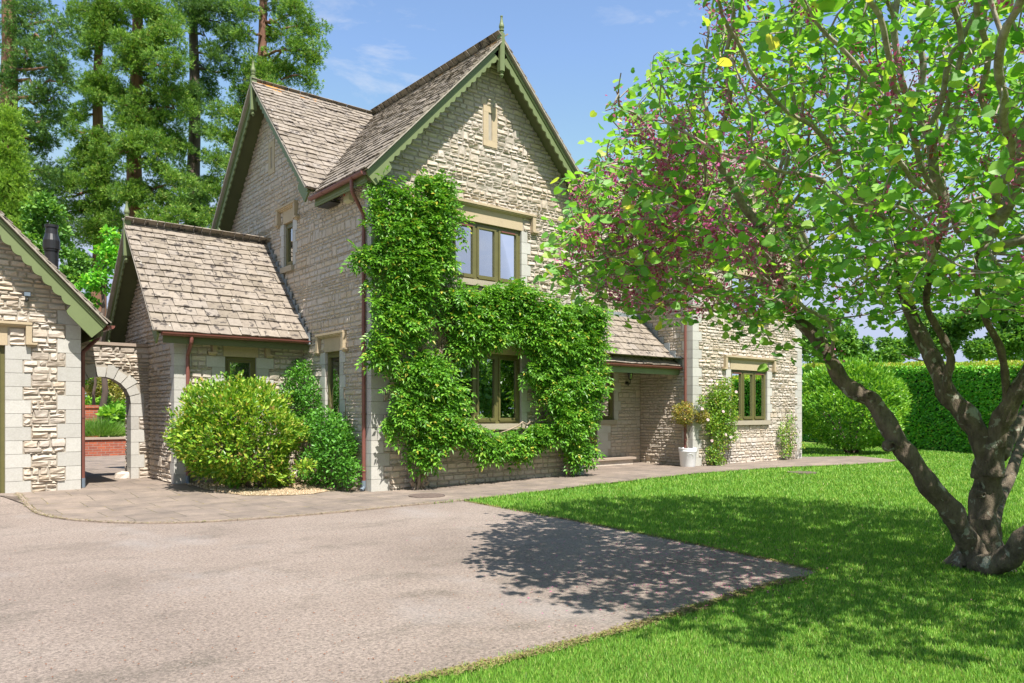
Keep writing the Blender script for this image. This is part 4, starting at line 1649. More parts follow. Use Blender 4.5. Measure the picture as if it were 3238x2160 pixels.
# ================================================================== VEGETATION HELPERS
def frames(D, Nn):
    D = unit(D)
    X = np.cross(D, Nn)
    bad = np.linalg.norm(X, axis=1) < 1e-3
    X[bad] = np.cross(D[bad], np.array([1.0, .3, .2]))
    X = unit(X)
    Z = np.cross(X, D)
    return X, D, Z


def scatter(mb, P, D, Nn, size, T, TF, m=0):
    """copy a small leaf template T (x across, y along, z up) to every point"""
    X, Y, Z = frames(np.asarray(D, float), np.asarray(Nn, float))
    s = np.broadcast_to(np.asarray(size, float), (len(P),))[:, None, None]
    T = np.asarray(T, float)
    V = P[:, None, :] + s * (T[None, :, 0:1] * X[:, None] + T[None, :, 1:2] * Y[:, None] + T[None, :, 2:3] * Z[:, None])
    TF = np.asarray(TF)
    F = (np.arange(len(P))[:, None, None] * len(T) + TF[None]).reshape(-1, TF.shape[1])
    mb.add(V.reshape(-1, 3), F, m)


# leaf templates (unit length along y)
LANCE = [(0, 0, 0), (-.17, .45, .05), (0, 1, -.04), (.17, .45, .05)]
LANCE_F = [(0, 1, 2, 3)]
LANCE = np.array(LANCE)
FOLD = np.array([(0, 0, 0), (-.19, .4, .07), (0, 1, -.06), (.19, .4, .07), (0, .42, 0)])
FOLD_F = np.array([(0, 4, 1), (4, 2, 1), (0, 3, 4), (3, 2, 4)])
OBO = np.array([(0, 0, 0), (-.13, .35, .04), (-.2, .68, .03), (0, 1, -.05), (.2, .68, .03), (.13, .35, .04)])
OBO_F = np.array([(0, 1, 2, 3), (0, 3, 4, 5)])
HEART = np.array([(0, .06, 0), (-.26, -.04, .03), (-.47, .2, .05), (-.45, .55, .02), (-.22, .86, -.04), (0, 1.0, -.09), (.22, .86, -.04), (.45, .55, .02), (.47, .2, .05), (.26, -.04, .03)])
HEART_F = np.array([(0, 1, 2, 3), (0, 3, 4, 5), (0, 5, 6, 7), (0, 7, 8, 9)])


def pinnate(n=5, droop=.25):
    T, F = [], []
    k = 0
    for i in range(n):
        y = .14 + .72 * i / (n - 1)
        z = -droop * y * y
        for sg in (-1, 1):
            L = .30 * (1 - .35 * abs(y - .5))
            dx, dy = sg * .86, .5
            px_, py_ = -dy * sg, dx * sg
            b = np.array([0, y, z])
            tip = b + np.array([dx * L, dy * L, -.07])
            md = b + np.array([dx * L * .45, dy * L * .45, .0])
            wv = .085
            T += [b, md + np.array([-.5 * wv, .86 * wv, .012]), tip, md + np.array([.5 * wv, -.86 * wv, .012])] if sg > 0 else [b, md + np.array([-.5 * -wv, .86 * -wv, .012]) * 1.0, tip, md + np.array([.5 * -wv, -.86 * -wv, .012])]
            F.append((k, k + 1, k + 2, k + 3))
            k += 4
    b = np.array([0, .92, -droop * .85])
    T += [b, b + np.array([-.055, .13, 0]), b + np.array([0, .3, -.1]), b + np.array([.055, .13, 0])]
    F.append((k, k + 1, k + 2, k + 3))
    k += 4
    return np.array(T), np.array(F)


PIN, PIN_F = pinnate(4)


def spray(n=7, spread=.5, seed=1, w=.06):
    """a tuft of narrow blades fanning from one point, for conifer foliage"""
    r = np.random.default_rng(seed)
    T, F = [], []
    for i in range(n):
        a = r.uniform(-1, 1) * spread
        b = r.uniform(-1, 1) * spread
        d = unit(np.array([a, 1, b]))
        L = r.uniform(.6, 1.0)
        s_ = unit(np.cross(d, r.normal(size=3)))
        o_ = d * r.uniform(0, .25)
        T += [o_, o_ + d * L * .5 + s_ * w, d * L, o_ + d * L * .5 - s_ * w]
        F.append((4 * i, 4 * i + 1, 4 * i + 2, 4 * i + 3))
    return np.array(T), np.array(F)


SPR, SPR_F = spray()
SPR2, SPR2_F = spray(6, .9, 3, .09)


def sph(n):
    v = RNG.normal(size=(n, 3))
    return unit(v)


def ellipsoid_leaves(mb, c, r, n, size, T, TF, shell=.55, up=.35, outward=.9, jit=.6, m=0, cut=None, droop=0.0, sz_j=.3):
    """leaves scattered in the outer shell of an ellipsoid, lumpy on purpose"""
    u = sph(n)
    rad = shell + (1 - shell) * RNG.random(n) ** .6
    ph = RNG.uniform(0, 6.28, 6)
    lump = 1 + .10 * np.sin(u[:, 0] * 5 + ph[0]) * np.cos(u[:, 1] * 4 + ph[1]) + .09 * np.sin(u[:, 2] * 7 + ph[2] + u[:, 0] * 3) + .05 * np.sin(u[:, 1] * 13 + ph[3]) * np.cos(u[:, 2] * 11 + ph[4])
    P = np.asarray(c) + u * np.asarray(r) * (rad * lump)[:, None]
    if cut is not None:
        k = cut(P)
        P, u = P[k], u[k]
    n = len(P)
    D = u * outward + RNG.normal(size=(n, 3)) * jit + np.array([0, 0, up])
    D[:, 2] -= droop
    Nn = np.array([0, 0, 1.0]) + u * .5 + RNG.normal(size=(n, 3)) * .45
    s = size * RNG.uniform(1 - sz_j, 1 + sz_j, n)
    scatter(mb, P, D, Nn, s, T, TF, m)
    return P


def limb(mb, p, q, r0, r1, bend=.15, n=7, sides=6, seed=None, m=0):
    rg = np.random.default_rng(seed) if seed is not None else RNG
    p, q = A3(*p), A3(*q)
    L = np.linalg.norm(q - p)
    t = np.linspace(0, 1, n)[:, None]
    off = rg.normal(size=(n, 3)) * L * bend * .25
    off[0] = off[-1] = 0
    pts = p + (q - p) * t + off * np.sin(t * PI)
    mb.tube(pts, np.linspace(r0, r1, n), sides, m)
    return pts


# ================================================================== FLOWERING TREE (near, right)
jt_base = onz(2225, 1308)
judas = thing('flowering_tree', (jt_base[0], jt_base[1], 0), 'old leaning tree with round heart shaped leaves and magenta blossom on the front lawn', 'tree')
DB = float((jt_base) @ FW)          # distance of the tree from the camera


def zt(x, y):                        # from survey crop to photo pixels (2351 wide)
    return ((2400 + x * .6377) / K, (900 + y * .6377) / K)


limbs = [
    # (points in crop px with distance offset, radius start, radius end)
    ([(1090, 1400, 0), (1050, 1300, 0), (1000, 1210, -.05), (950, 1120, -.1), (850, 1000, -.15), (770, 890, -.15), (690, 780, -.1), (610, 650, 0), (560, 570, .05), (490, 540, .1), (410, 470, .15), (350, 370, .2), (290, 270, .3), (220, 200, .35), (165, 110, .4), (120, 10, .5), (60, -130, .6), (0, -300, .6)], .150, .055),
    ([(1130, 1390, .25), (1120, 1270, .2), (1110, 1150, .2), (1125, 1030, .2), (1140, 930, .15), (1140, 860, .15), (1140, 800, .15)], .215, .11),
    ([(1128, 960, .17), (1125, 850, .16), (1090, 740, .15), (1020, 640, .2), (940, 550, .25), (885, 430, .3), (840, 320, .4), (780, 210, .5), (740, 100, .6), (700, -40, .7), (690, -220, .9), (640, -420, 1.0)], .165, .045),
    ([(935, 545, .22), (935, 460, .15), (950, 360, .1), (915, 270, .05), (870, 190, 0), (830, 90, -.1), (850, -60, -.3), (900, -250, -.5)], .060, .028),
    ([(1150, 950, .12), (1158, 840, .1), (1180, 740, .05), (1220, 640, -.05), (1290, 520, -.15), (1350, 400, -.2), (1420, 220, -.3), (1450, 0, -.4), (1400, -250, -.4)], .155, .045),
    ([(1235, 620, -.05), (1225, 520, -.1), (1215, 400, -.2), (1190, 300, -.3), (1130, 180, -.4), (1080, 20, -.5), (1090, -200, -.7)], .055, .025),
    ([(1190, 850, .25), (1240, 770, .35), (1290, 680, .5), (1380, 560, .8), (1500, 400, 1.1), (1600, 150, 1.4), (1640, -150, 1.6)], .100, .035),
    ([(1110, 1400, -.1), (1180, 1385, -.25), (1260, 1330, -.4), (1330, 1250, -.5), (1450, 1130, -.6), (1600, 1000, -.7), (1800, 820, -.8), (1950, 560, -.8), (2050, 250, -.8)], .155, .05),
    ([(1150, 1330, .55), (1155, 1230, .6), (1185, 1110, .8), (1260, 900, 1.2), (1340, 650, 1.7), (1380, 350, 2.1), (1350, 0, 2.4)], .10, .04),
]
trunk = MB()
J_nodes, J_par, J_rad = [], [], []


def cat(pts, n):
    P = np.array(pts)
    P = np.vstack([P[0] * 2 - P[1], P, P[-1] * 2 - P[-2]])
    out = []
    for i in range(1, len(P) - 2):
        for k in range(n):
            t = k / n
            p0, p1, p2, p3 = P[i - 1], P[i], P[i + 1], P[i + 2]
            out.append(.5 * ((2 * p1) + (-p0 + p2) * t + (2 * p0 - 5 * p1 + 4 * p2 - p3) * t * t + (-p0 + 3 * p1 - 3 * p2 + p3) * t ** 3))
    out.append(P[-2])
    return np.array(out)


for pts, r0, r1 in limbs:
    W = []
    for x, y, dd in pts:
        px_, py_ = zt(x, y)
        W.append(at(px_, py_, DB + dd))
    W = cat(W, 9)
    n = len(W)
    rad = np.linspace(r0 * .66, r1 * .8, n) * (1 + .07 * np.sin(np.arange(n) * .55) + RNG.uniform(-.02, .02, n))
    if W[0][2] < .45:
        z = W[:, 2]
        rad = rad * (1 + .15 * np.exp(-np.maximum(z - 0, 0) / .16))
        W[0, 2] = min(W[0, 2], -.05)
    trunk.tube(W, rad, 20)
    VV = trunk.v[-1].reshape(n, 20, 3)
    q1, q2 = np.meshgrid(np.arange(n), np.arange(20) * 2 * PI / 20, indexing='ij')
    amp = .07 * np.sin(3 * q2 + q1 * .35) + .06 * np.sin(2 * q2 - q1 * .23 + 1) + .035 * np.sin(7 * q2 + q1 * .8) + RNG.normal(0, .018, (n, 20))
    trunk.v[-1] = (W[:, None, :] + (VV - W[:, None, :]) * (1 + amp[..., None])).reshape(-1, 3)
    base_i = len(J_nodes)
    for k in range(n):
        J_nodes.append(W[k])
        J_par.append(base_i + k - 1 if k else -1)
        J_rad.append(rad[k])
# knots and root flare
for px_, py_, dd, r_ in ((650, 800, -.2, .085), (1100, 1040, .02, .05), (540, 545, .0, .07)):
    c = at(*zt(px_, py_), DB + dd + .02)
    r_ *= .55
    kn = MB()
    a_ = np.linspace(0, 2 * PI, 10, endpoint=False)
    ax = -FW
    e1, e2 = RT, UP
    V = []
    for rr_, oo in ((r_ * 1.2, -.04), (r_ * 1.0, .035), (r_ * .6, .05), (r_ * .35, .02)):
        for q in a_:
            V.append(c + ax * oo + (e1 * math.cos(q) + e2 * math.sin(q)) * rr_)
    F_ = []
    for lv in range(3):
        for q in range(10):
            F_.append((lv * 10 + q, lv * 10 + (q + 1) % 10, lv * 10 + 10 + (q + 1) % 10, lv * 10 + 10 + q))
    trunk.add(V, F_)
fb_ = A3(jt_base[0], jt_base[1], 0) + at(*zt(1110, 1380), DB + .12) * 0
fb_ = at(*zt(1095, 1380), DB + .16)
V = []
nzf, naf = 9, 28
for lv_ in range(nzf):
    z = -.06 + .50 * (lv_ / (nzf - 1)) ** 1.3
    for q in range(naf):
        th_q = 2 * PI * q / naf
        r_q = .125 + .15 * math.exp(-max(z, 0) / .16) * (1 + .28 * math.sin(3 * th_q + 1.0) + .16 * math.sin(7 * th_q)) + .012 * math.sin(5 * th_q + z * 14)
        V.append(A3(fb_[0] + r_q * math.cos(th_q), fb_[1] + r_q * math.sin(th_q), z))
trunk.add(V, [(l_ * naf + q, l_ * naf + (q + 1) % naf, (l_ + 1) * naf + (q + 1) % naf, (l_ + 1) * naf + q) for l_ in range(nzf - 1) for q in range(naf)])
tk = trunk.build('trunk', M['bark_judas'], judas, smooth=True)
# moss on the root flare is part of the bark; give it its own thin growth
ms = MB()
mc = A3(jt_base[0], jt_base[1] + .15, .25)

# silhouette of the crown as surveyed (photo px, 2351 wide)
SIL = [(1600, -200), (1596, 0), (1611, 46), (1560, 70), (1540, 92), (1500, 110), (1438, 112), (1430, 150), (1452, 200), (1430, 225), (1392, 240), (1378, 290), (1362, 346), (1331, 392), (1296, 425),
       (1280, 489), (1262, 540), (1238, 620), (1290, 650), (1330, 690), (1385, 715), (1450, 745), (1500, 760), (1545, 720), (1600, 700), (1650, 745), (1690, 800), (1740, 790), (1800, 745), (1870, 700), (1900, 790), (1960, 730), (2030, 760),
       (2080, 700), (2120, 720), (2200, 690), (2260, 700), (2351, 730), (2800, 760), (2800, -600), (1700, -600)]
rg = np.random.default_rng(21)
N_att = 5600
cc = np.array([jt_base[0], jt_base[1], 0]) + RT * -.15 + FW * -.5
att = []
while sum(len(a_) for a_ in att) < N_att:
    u = unit(rg.normal(size=(4000, 3))) * (rg.random((4000, 1)) ** (1 / 2.4))
    P = cc + u[:, :1] * RT * 3.9 + u[:, 1:2] * FW * 4.2 + np.array([0, 0, 3.95]) + u[:, 2:3] * np.array([0, 0, 2.45])
    sx, sy = project(P)
    dp0 = (P - C0) @ FW
    ok = ((pip(sx, sy, SIL) & (dp0 > 3.7)) | ((sy < -25) & (sx > 1660) & (dp0 > 1.2) & (P[:, 2] > 2.7))) & (P[:, 2] > 1.95)
    # keep the trunk view open: drop low attractors in front of the limbs
    att.append(P[ok])
att = np.concatenate(att)[:N_att]
hang = at(1400, 520, DB - .5)                       # the long low side of the crown reaching towards the house
u = unit(rg.normal(size=(2600, 3))) * (rg.random((2600, 1)) ** (1 / 2.6))
P = hang + u[:, :1] * RT * .95 + u[:, 1:2] * FW * 1.3 + u[:, 2:3] * np.array([0, 0, .85])
sx, sy = project(P)
att = np.concatenate([att, P[pip(sx, sy, SIL)][:1300]])
nodes = np.array(J_nodes)
par = list(J_par)
hi = nodes[:, 2] > 1.75
act = np.array(att)
idx_near = np.full(len(act), -1)
d_near = np.full(len(act), 1e9)


def upd(start):
    new = nodes[start:]
    if len(new) == 0:
        return
    mk = np.arange(start, len(nodes))
    if start == 0:
        new = new[hi]
        mk = mk[hi]
    dd = ((act[:, None, :] - new[None]) ** 2).sum(-1)
    k = dd.argmin(1)
    v = dd[np.arange(len(act)), k]
    b = v < d_near
    d_near[b] = v[b]
    idx_near[b] = mk[k[b]]


upd(0)
STEP, KILL = .115, .135
is_twig = [False] * len(nodes)
for it in range(110):
    if len(act) == 0:
        break
    sel = d_near < 1.6 ** 2
    if not sel.any():
        break
    start = len(nodes)
    dirs = {}
    vec = unit(act - nodes[idx_near])
    order = np.unique(idx_near[sel])
    newp, newpar = [], []
    acc = np.zeros((len(nodes), 3))
    np.add.at(acc, idx_near[sel], vec[sel])
    for i_ in order:
        d = unit(acc[i_]) + rg.normal(size=3) * .28
        d = unit(d)
        newp.append(nodes[i_] + d * STEP)
        newpar.append(int(i_))
    nodes = np.vstack([nodes, newp])
    par += newpar
    is_twig += [True] * len(newp)
    upd(start)
    keep = d_near > KILL ** 2
    act, d_near, idx_near = act[keep], d_near[keep], idx_near[keep]
    if len(nodes) > 15000:
        break
par = np.array(par)
NJ = len(nodes)
kids = [[] for _ in range(NJ)]
for i_, p_ in enumerate(par):
    if p_ >= 0:
        kids[p_].append(i_)
n0 = len(J_nodes)
w_ = np.zeros(NJ)
for i_ in range(NJ - 1, n0 - 1, -1):
    if w_[i_] == 0:
        w_[i_] = 1
    if par[i_] >= n0:
        w_[par[i_]] += w_[i_]
rad_ = np.minimum(.0046 * w_ ** .46, .045)
tw = MB()
done = np.zeros(NJ, bool)
tips = []
for i_ in range(n0, NJ):
    if par[i_] < n0 or (len(kids[par[i_]]) > 1 and max(kids[par[i_]], key=lambda q: w_[q]) != i_):
        chain = [par[i_], i_]
        cur = i_
        while kids[cur]:
            cur = max(kids[cur], key=lambda q: w_[q])
            chain.append(cur)
        pts = nodes[chain]
        if len(pts) > 3:
            pts = pts.copy()
            pts[1:-1] = (pts[:-2] + 2 * pts[1:-1] + pts[2:]) / 4
        rr_ = rad_[chain]
        rr_[0] = rr_[1]
        tw.tube(pts, rr_, 6 if rr_[1] > .012 else 4, cap=False)
branches = tw.build('branches', M['twig'], judas, smooth=True)

ends = np.array([i_ for i_ in range(n0, NJ) if w_[i_] <= 5])
pe_ = nodes[ends]
# leaf clusters
sx, sy = project(pe_)
ncl = 14000
pick = rg.choice(len(ends), ncl)
Pc = pe_[pick] + rg.normal(size=(ncl, 3)) * .045
left_w = np.clip((1750 - project(Pc)[0]) / 400, 0, 1)          # the photo's bare, blossoming side
keep = rg.random(ncl) > .35 * left_w
Pc = Pc[keep]
lv = MB()
for rep_ in range(2):
    n = len(Pc)
    az = rg.uniform(0, 2 * PI, n)
    D = np.stack([np.cos(az), np.sin(az), rg.uniform(-.8, .25, n)], -1)
    pet = Pc + unit(D) * rg.uniform(.02, .06, (n, 1)) + rg.normal(size=(n, 3)) * .03
    Nn = np.stack([rg.normal(-.15, .7, n), rg.normal(-.45, .7, n), np.full(n, .8)], -1)
    scatter(lv, pet, D, Nn, rg.uniform(.045, .092, n), HEART, HEART_F)
leaves_j = lv.build('leaves', M['judas'], judas)
# blossom: small clusters along older twigs, thickest on the left
old = np.array([i_ for i_ in range(n0, NJ) if 2 <= w_[i_] <= 60])
po = nodes[old]
bx, by = project(po)
dens = .2 + 2.6 * np.exp(-((bx - 1500) / 190) ** 2) * np.exp(-((by - 490) / 190) ** 2) + .5 * np.exp(-((bx - 1680) / 150) ** 2 - ((by - 150) / 120) ** 2) + .35 * np.exp(-((bx - 2100) / 150) ** 2 - ((by - 180) / 90) ** 2)
pr_ = dens / dens.sum()
nc = 1900
ck = rg.choice(len(old), nc, p=pr_)
bl = MB()
ctr = po[ck]
rep_n = 26
Pb = np.repeat(ctr, rep_n, 0) + rg.normal(size=(nc * rep_n, 3)) * .038
Db = Pb - np.repeat(ctr, rep_n, 0) + rg.normal(size=Pb.shape) * .02
scatter(bl, Pb, Db, rg.normal(size=Pb.shape), rg.uniform(.016, .034, len(Pb)), OBO * np.array([1.7, 1, 1]), OBO_F)
# last year's seed pods
npd = 34
ck = rg.choice(len(old), npd)
pdm = bl
Pp = np.repeat(po[ck], 7, 0) + rg.normal(size=(npd * 7, 3)) * .03
Dp = np.stack([rg.normal(0, .22, len(Pp)), rg.normal(0, .22, len(Pp)), -np.ones(len(Pp))], -1)
scatter(pdm, Pp, Dp, rg.normal(size=Pp.shape), rg.uniform(.07, .11, len(Pp)), OBO * np.array([.8, 1, 1]), OBO_F, 1)
pdm.build('blossom', [M['blossom'], M['pod']], judas)

# ================================================================== WISTERIA
wis = thing('wisteria', (7.4, 11.6, 0), 'wisteria trained round the windows of the front gable wall', 'climbing plant')
# leafy areas on the wall: (centre px, centre py, rx, ry, thickness)
WC = [(120, 110, 62, 45, .3), (205, 110, 72, 52, .32), (240, 175, 72, 60, .34), (130, 190, 72, 70, .32), (210, 240, 72, 60, .34), (120, 270, 60, 50, .3), (190, 305, 62, 40, .3), (235, 290, 45, 38, .26), (50, 252, 26, 20, .16), (225, 75, 28, 28, .2),
      (115, 350, 55, 45, .28), (175, 345, 50, 38, .24), (125, 420, 66, 45, .3), (105, 480, 46, 33, .26), (175, 430, 36, 38, .2), (90, 500, 28, 25, .2),
      (165, 540, 58, 40, .3), (220, 540, 58, 40, .3), (190, 590, 75, 45, .32), (255, 600, 58, 45, .32), (240, 650, 72, 45, .34), (170, 650, 55, 40, .3), (280, 685, 48, 34, .3), (215, 700, 58, 38, .3), (208, 742, 42, 26, .26), (140, 680, 30, 30, .24),
      (290, 360, 42, 33, .26), (340, 368, 60, 36, .3), (400, 368, 60, 36, .3), (450, 378, 50, 45, .3), (298, 420, 48, 43, .28), (340, 448, 58, 42, .3), (400, 432, 60, 38, .28), (300, 478, 36, 26, .22), (460, 430, 58, 48, .32), (430, 342, 28, 20, .18),
      (520, 410, 60, 52, .34), (580, 400, 55, 48, .34), (622, 420, 38, 58, .3), (500, 480, 58, 50, .34), (560, 480, 62, 52, .36), (618, 490, 38, 50, .32), (486, 540, 36, 32, .26), (560, 560, 58, 50, .36), (612, 572, 42, 45, .32), (522, 600, 38, 38, .3), (582, 630, 56, 44, .34), (572, 690, 48, 44, .34), (545, 655, 46, 38, .3), (590, 742, 32, 36, .28), (502, 690, 28, 22, .2),
      (335, 708, 44, 26, .24), (398, 725, 46, 24, .2), (370, 738, 38, 20, .18), (450, 708, 38, 16, .16), (455, 742, 16, 22, .14), (480, 700, 26, 18, .16)]
WB = [(780.5 + .9224 * x, 344 + .9224 * y, rx * .9224, ry * .9224, th) for x, y, rx, ry, th in WC]
wm = MB()
OPEN = [(8.22, 9.88, 1.2, 2.50), (8.22, 9.88, 3.98, 5.05)]
for cx_, cy_, rx_, ry_, th_ in WB:
    c = ony(cx_, cy_, FY - th_ * .75)
    ex = abs(ony(cx_ + rx_, cy_, FY)[0] - ony(cx_ - rx_, cy_, FY)[0]) / 2
    ez_ = abs(ony(cx_, cy_ + ry_, FY)[2] - ony(cx_, cy_ - ry_, FY)[2]) / 2
    area = ex * ez_ * PI
    ex, ez_ = ex * .82, ez_ * .84
    n = int(area * 24) + 3
    a_ = RNG.uniform(0, 2 * PI, n)
    r_ = np.sqrt(RNG.random(n)) * 1.0
    lx, lz = r_ * np.cos(a_), r_ * np.sin(a_)
    edge = np.sqrt(np.clip(1 - r_ ** 2 * .85, 0, 1))
    dep = th_ * 1.2 * edge * RNG.uniform(.15, 1.0, n) ** .6 + .04
    S0 = np.stack([c[0] + lx * ex, FY - dep, c[2] + lz * ez_], -1)
    ok = (S0[:, 2] > .3)
    for x0, x1, z0, z1 in OPEN:
        inside = (S0[:, 0] > x0 + .12) & (S0[:, 0] < x1 - .02) & (S0[:, 2] > z0 + .05) & (S0[:, 2] < z1 - .1)
        ok &= ~(inside & (S0[:, 0] > 8.4))
    S0 = S0[ok]
    per = 13
    n = len(S0) * per
    if n == 0:
        continue
    an = RNG.uniform(0, 2 * PI, n)
    fan = RNG.uniform(.25, 1.0, n)
    D = np.stack([np.cos(an) * fan, -RNG.uniform(.25, 1.0, n), np.sin(an) * fan * .8 - .38], -1)
    P = np.repeat(S0, per, 0) + unit(D) * RNG.uniform(.0, .07, (n, 1)) + RNG.normal(size=(n, 3)) * .02
    Nn = np.stack([RNG.normal(-.1, .5, n), -RNG.uniform(.0, 1.1, n), np.ones(n)], -1)
    scatter(wm, P, D, Nn, RNG.uniform(.22, .38, n), PIN, PIN_F)
wm.build('foliage', M['wisteria'], wis)
wv = MB()


def vine(pts, r0, r1, wob=.03, seed=1):
    r = np.random.default_rng(seed)
    P = cat([A3(*p) for p in pts], 6)
    P = P + r.normal(size=P.shape) * wob * .35
    P[:, 1] = np.minimum(P[:, 1], FY - .06)
    wv.tube(P, np.linspace(r0, r1, len(P)), 8)


b1 = onz(967, 1127)
b2 = onz(1276, 1096)
b1[1] = b2[1] = FY - .16
for k, (dx, r_) in enumerate(((-.10, .045), (.02, .055), (.12, .04), (.17, .03))):
    vine([(b1[0] + dx, FY - .18, -.02), (b1[0] + dx * .8, FY - .2, .3), (b1[0] + dx * .5 + .04, FY - .16, .75), (b1[0] + dx + .02, FY - .14, 1.3), (b1[0] - dx + .05, FY - .13, 2.0), (b1[0] + .25 + dx, FY - .13, 3.0), (b1[0] + .35 + dx, FY - .13, 3.7), (b1[0] + .1, FY - .12, 4.6)], r_, .02, .06, k)
for k in range(14):
    x = 8.02 + RNG.uniform(-.12, .14)
    vine([(x - .1, FY - .1, 2.4), (x, FY - .12, 2.8), (x + .08, FY - .14, 3.25), (x - .03, FY - .1, 3.8)], .016, .007, .12, 40 + k)
for k, dx in enumerate((-.09, .0, .08)):
    vine([(b2[0] + dx, FY - .18, -.02), (b2[0] + dx * .7, FY - .2, .35), (b2[0] + dx * .4, FY - .16, .9), (b2[0] - dx, FY - .14, 1.6), (b2[0] - .1, FY - .13, 2.3), (b2[0] - .4 + dx, FY - .13, 2.9)], .045 - .006 * k, .02, .06, 10 + k)
vine([(7.75, FY - .12, .95), (8.3, FY - .12, .75), (9.0, FY - .13, .9), (9.8, FY - .14, 1.15), (10.4, FY - .13, 1.3)], .022, .014, .06, 30)
vine([(10.5, FY - .12, 1.7), (10.2, FY - .12, 2.1), (10.05, FY - .12, 2.45)], .022, .014, .05, 31)
wv.build('stem', M['vine'], wis, smooth=True)

# ================================================================== SHRUBS BY THE HOUSE
sb_c = onz(590, 1128)
shrub = thing('yellow_green_shrub', (sb_c[0], sb_c[1], 0), 'rounded shrub with yellow green leaves in the gravel bed before the low extension', 'shrub')
dsh = float((sb_c - C0) @ FW)
c = at(548, 1000, dsh + .05)
mb = MB()
ex = 142 * K / FPX * dsh
ezr = 129 * K / FPX * dsh
for _ in range(1):
    n_ = 13000
    ellipsoid_leaves(mb, c, (ex, ex * .86, ezr), n_, .098, OBO, OBO_F, .66, .5, .9, .5, cut=lambda P: P[:, 2] > .22 + .1 * np.sin(P[:, 0] * 9))
for k in range(110):                                       # protruding shoots
    u = sph(1)[0]
    u[2] = abs(u[2]) * .8 - .15
    pc_ = c + unit(u) * A3(ex, ex * .86, ezr) * RNG.uniform(.93, 1.07)
    n_ = 22
    P = pc_ + unit(u) * RNG.uniform(-.06, .10, (n_, 1)) + RNG.normal(size=(n_, 3)) * .025
    D = unit(u) * .7 + RNG.normal(size=(n_, 3)) * .7 + A3(0, 0, .4)
    scatter(mb, P, D, A3(0, 0, 1) + RNG.normal(size=(n_, 3)) * .4, RNG.uniform(.06, .10, n_), OBO, OBO_F)
# low sprigs
for px_, py_ in ((535, 1120), (480, 1085), (655, 1110), (612, 1122), (440, 1060), (700, 1085)):
    pc_ = at(px_, py_ - 12, dsh + RNG.uniform(-.3, .3))
    n_ = 170
    ellipsoid_leaves(mb, pc_, (.17, .17, .13), n_, .08, OBO, OBO_F, .2, .3, .8, .6)
mb.build('foliage', M['yellowbush'], shrub)
mb = MB()
for k in range(16):
    an = RNG.uniform(0, 2 * PI)
    q = c + A3(math.cos(an) * ex * .7, math.sin(an) * ex * .6, RNG.uniform(-.3, .6) * ezr)
    b = A3(sb_c[0] + math.cos(an) * .08, sb_c[1] + math.sin(an) * .08, -.02)
    limb(mb, b, q, .018, .007, .25, 8, 6)
mb.build('stem', M['bark_judas'], shrub, smooth=True)

cl = thing('green_climber', (6.2, 13.0, 0), 'dark green climber and bush filling the corner beside the narrow side window', 'shrub')
mb = MB()
CB = [(770, 1040, 62, 75, 6.15), (745, 1000, 40, 70, 6.1), (800, 1085, 35, 40, 6.2), (720, 1070, 45, 50, 6.0), (770, 985, 40, 40, 6.25),
      (690, 880, 52, 45, 6.35), (715, 930, 30, 60, 6.3), (690, 850, 45, 24, 6.4), (670, 930, 40, 60, 6.2), (650, 860, 22, 20, 6.2), (792, 1020, 34, 30, 6.25), (720, 980, 28, 40, 6.2)]
for cx_, cy_, rx_, ry_, xx in CB:
    c = onx(cx_, cy_, xx)
    dd = float((c - C0) @ FW)
    ex_, ez_ = rx_ * K / FPX * dd, ry_ * K / FPX * dd
    ellipsoid_leaves(mb, c, (min(ex_ * .7, .36), ex_ * 1.1, ez_), int(ex_ * ez_ * 5200) + 120, .062, OBO * np.array([1.35, 1, 1]), OBO_F, .35, .3, .8, .7, cut=lambda P: (P[:, 2] > .04) & (P[:, 0] < 6.46))
mb.build('foliage', M['darkbush'], cl)
mb = MB()
for k in range(9):
    y_ = RNG.uniform(12.4, 14.2)
    limb(mb, (6.3, y_, 0), (6.35, y_ + RNG.uniform(-.3, .3), RNG.uniform(1.2, 2.2)), .012, .005, .3, 8, 5)
mb.build('stem', M['bark_judas'], cl, smooth=True)

# climbing rose
ro = thing('climbing_rose', (16.6, 11.6, 0), 'climbing rose with a few pale flowers beside the right wing window', 'climbing plant')
mb, fb, st = MB(), MB(), MB()
RB = [(1650, 905, 42, 32), (1668, 960, 44, 42), (1655, 1000, 38, 40), (1640, 1045, 28, 28), (1672, 925, 35, 40), (1648, 940, 36, 45), (1635, 975, 26, 32), (1668, 885, 26, 20), (1648, 1060, 26, 12), (1680, 1000, 24, 20), (1612, 925, 14, 22)]
for cx_, cy_, rx_, ry_ in RB:
    c = ony(cx_, cy_, FY - .22)
    dd = float((c - C0) @ FW)
    ex_, ez_ = rx_ * K / FPX * dd * 1.0, ry_ * K / FPX * dd
    ellipsoid_leaves(mb, c, (ex_ * .95, .17, ez_), int(ex_ * ez_ * 4200) + 80, .055, OBO * np.array([1.5, 1, 1]), OBO_F, .1, .2, .8, .8, cut=lambda P: (P[:, 2] > .05) & (P[:, 1] < FY - .04))
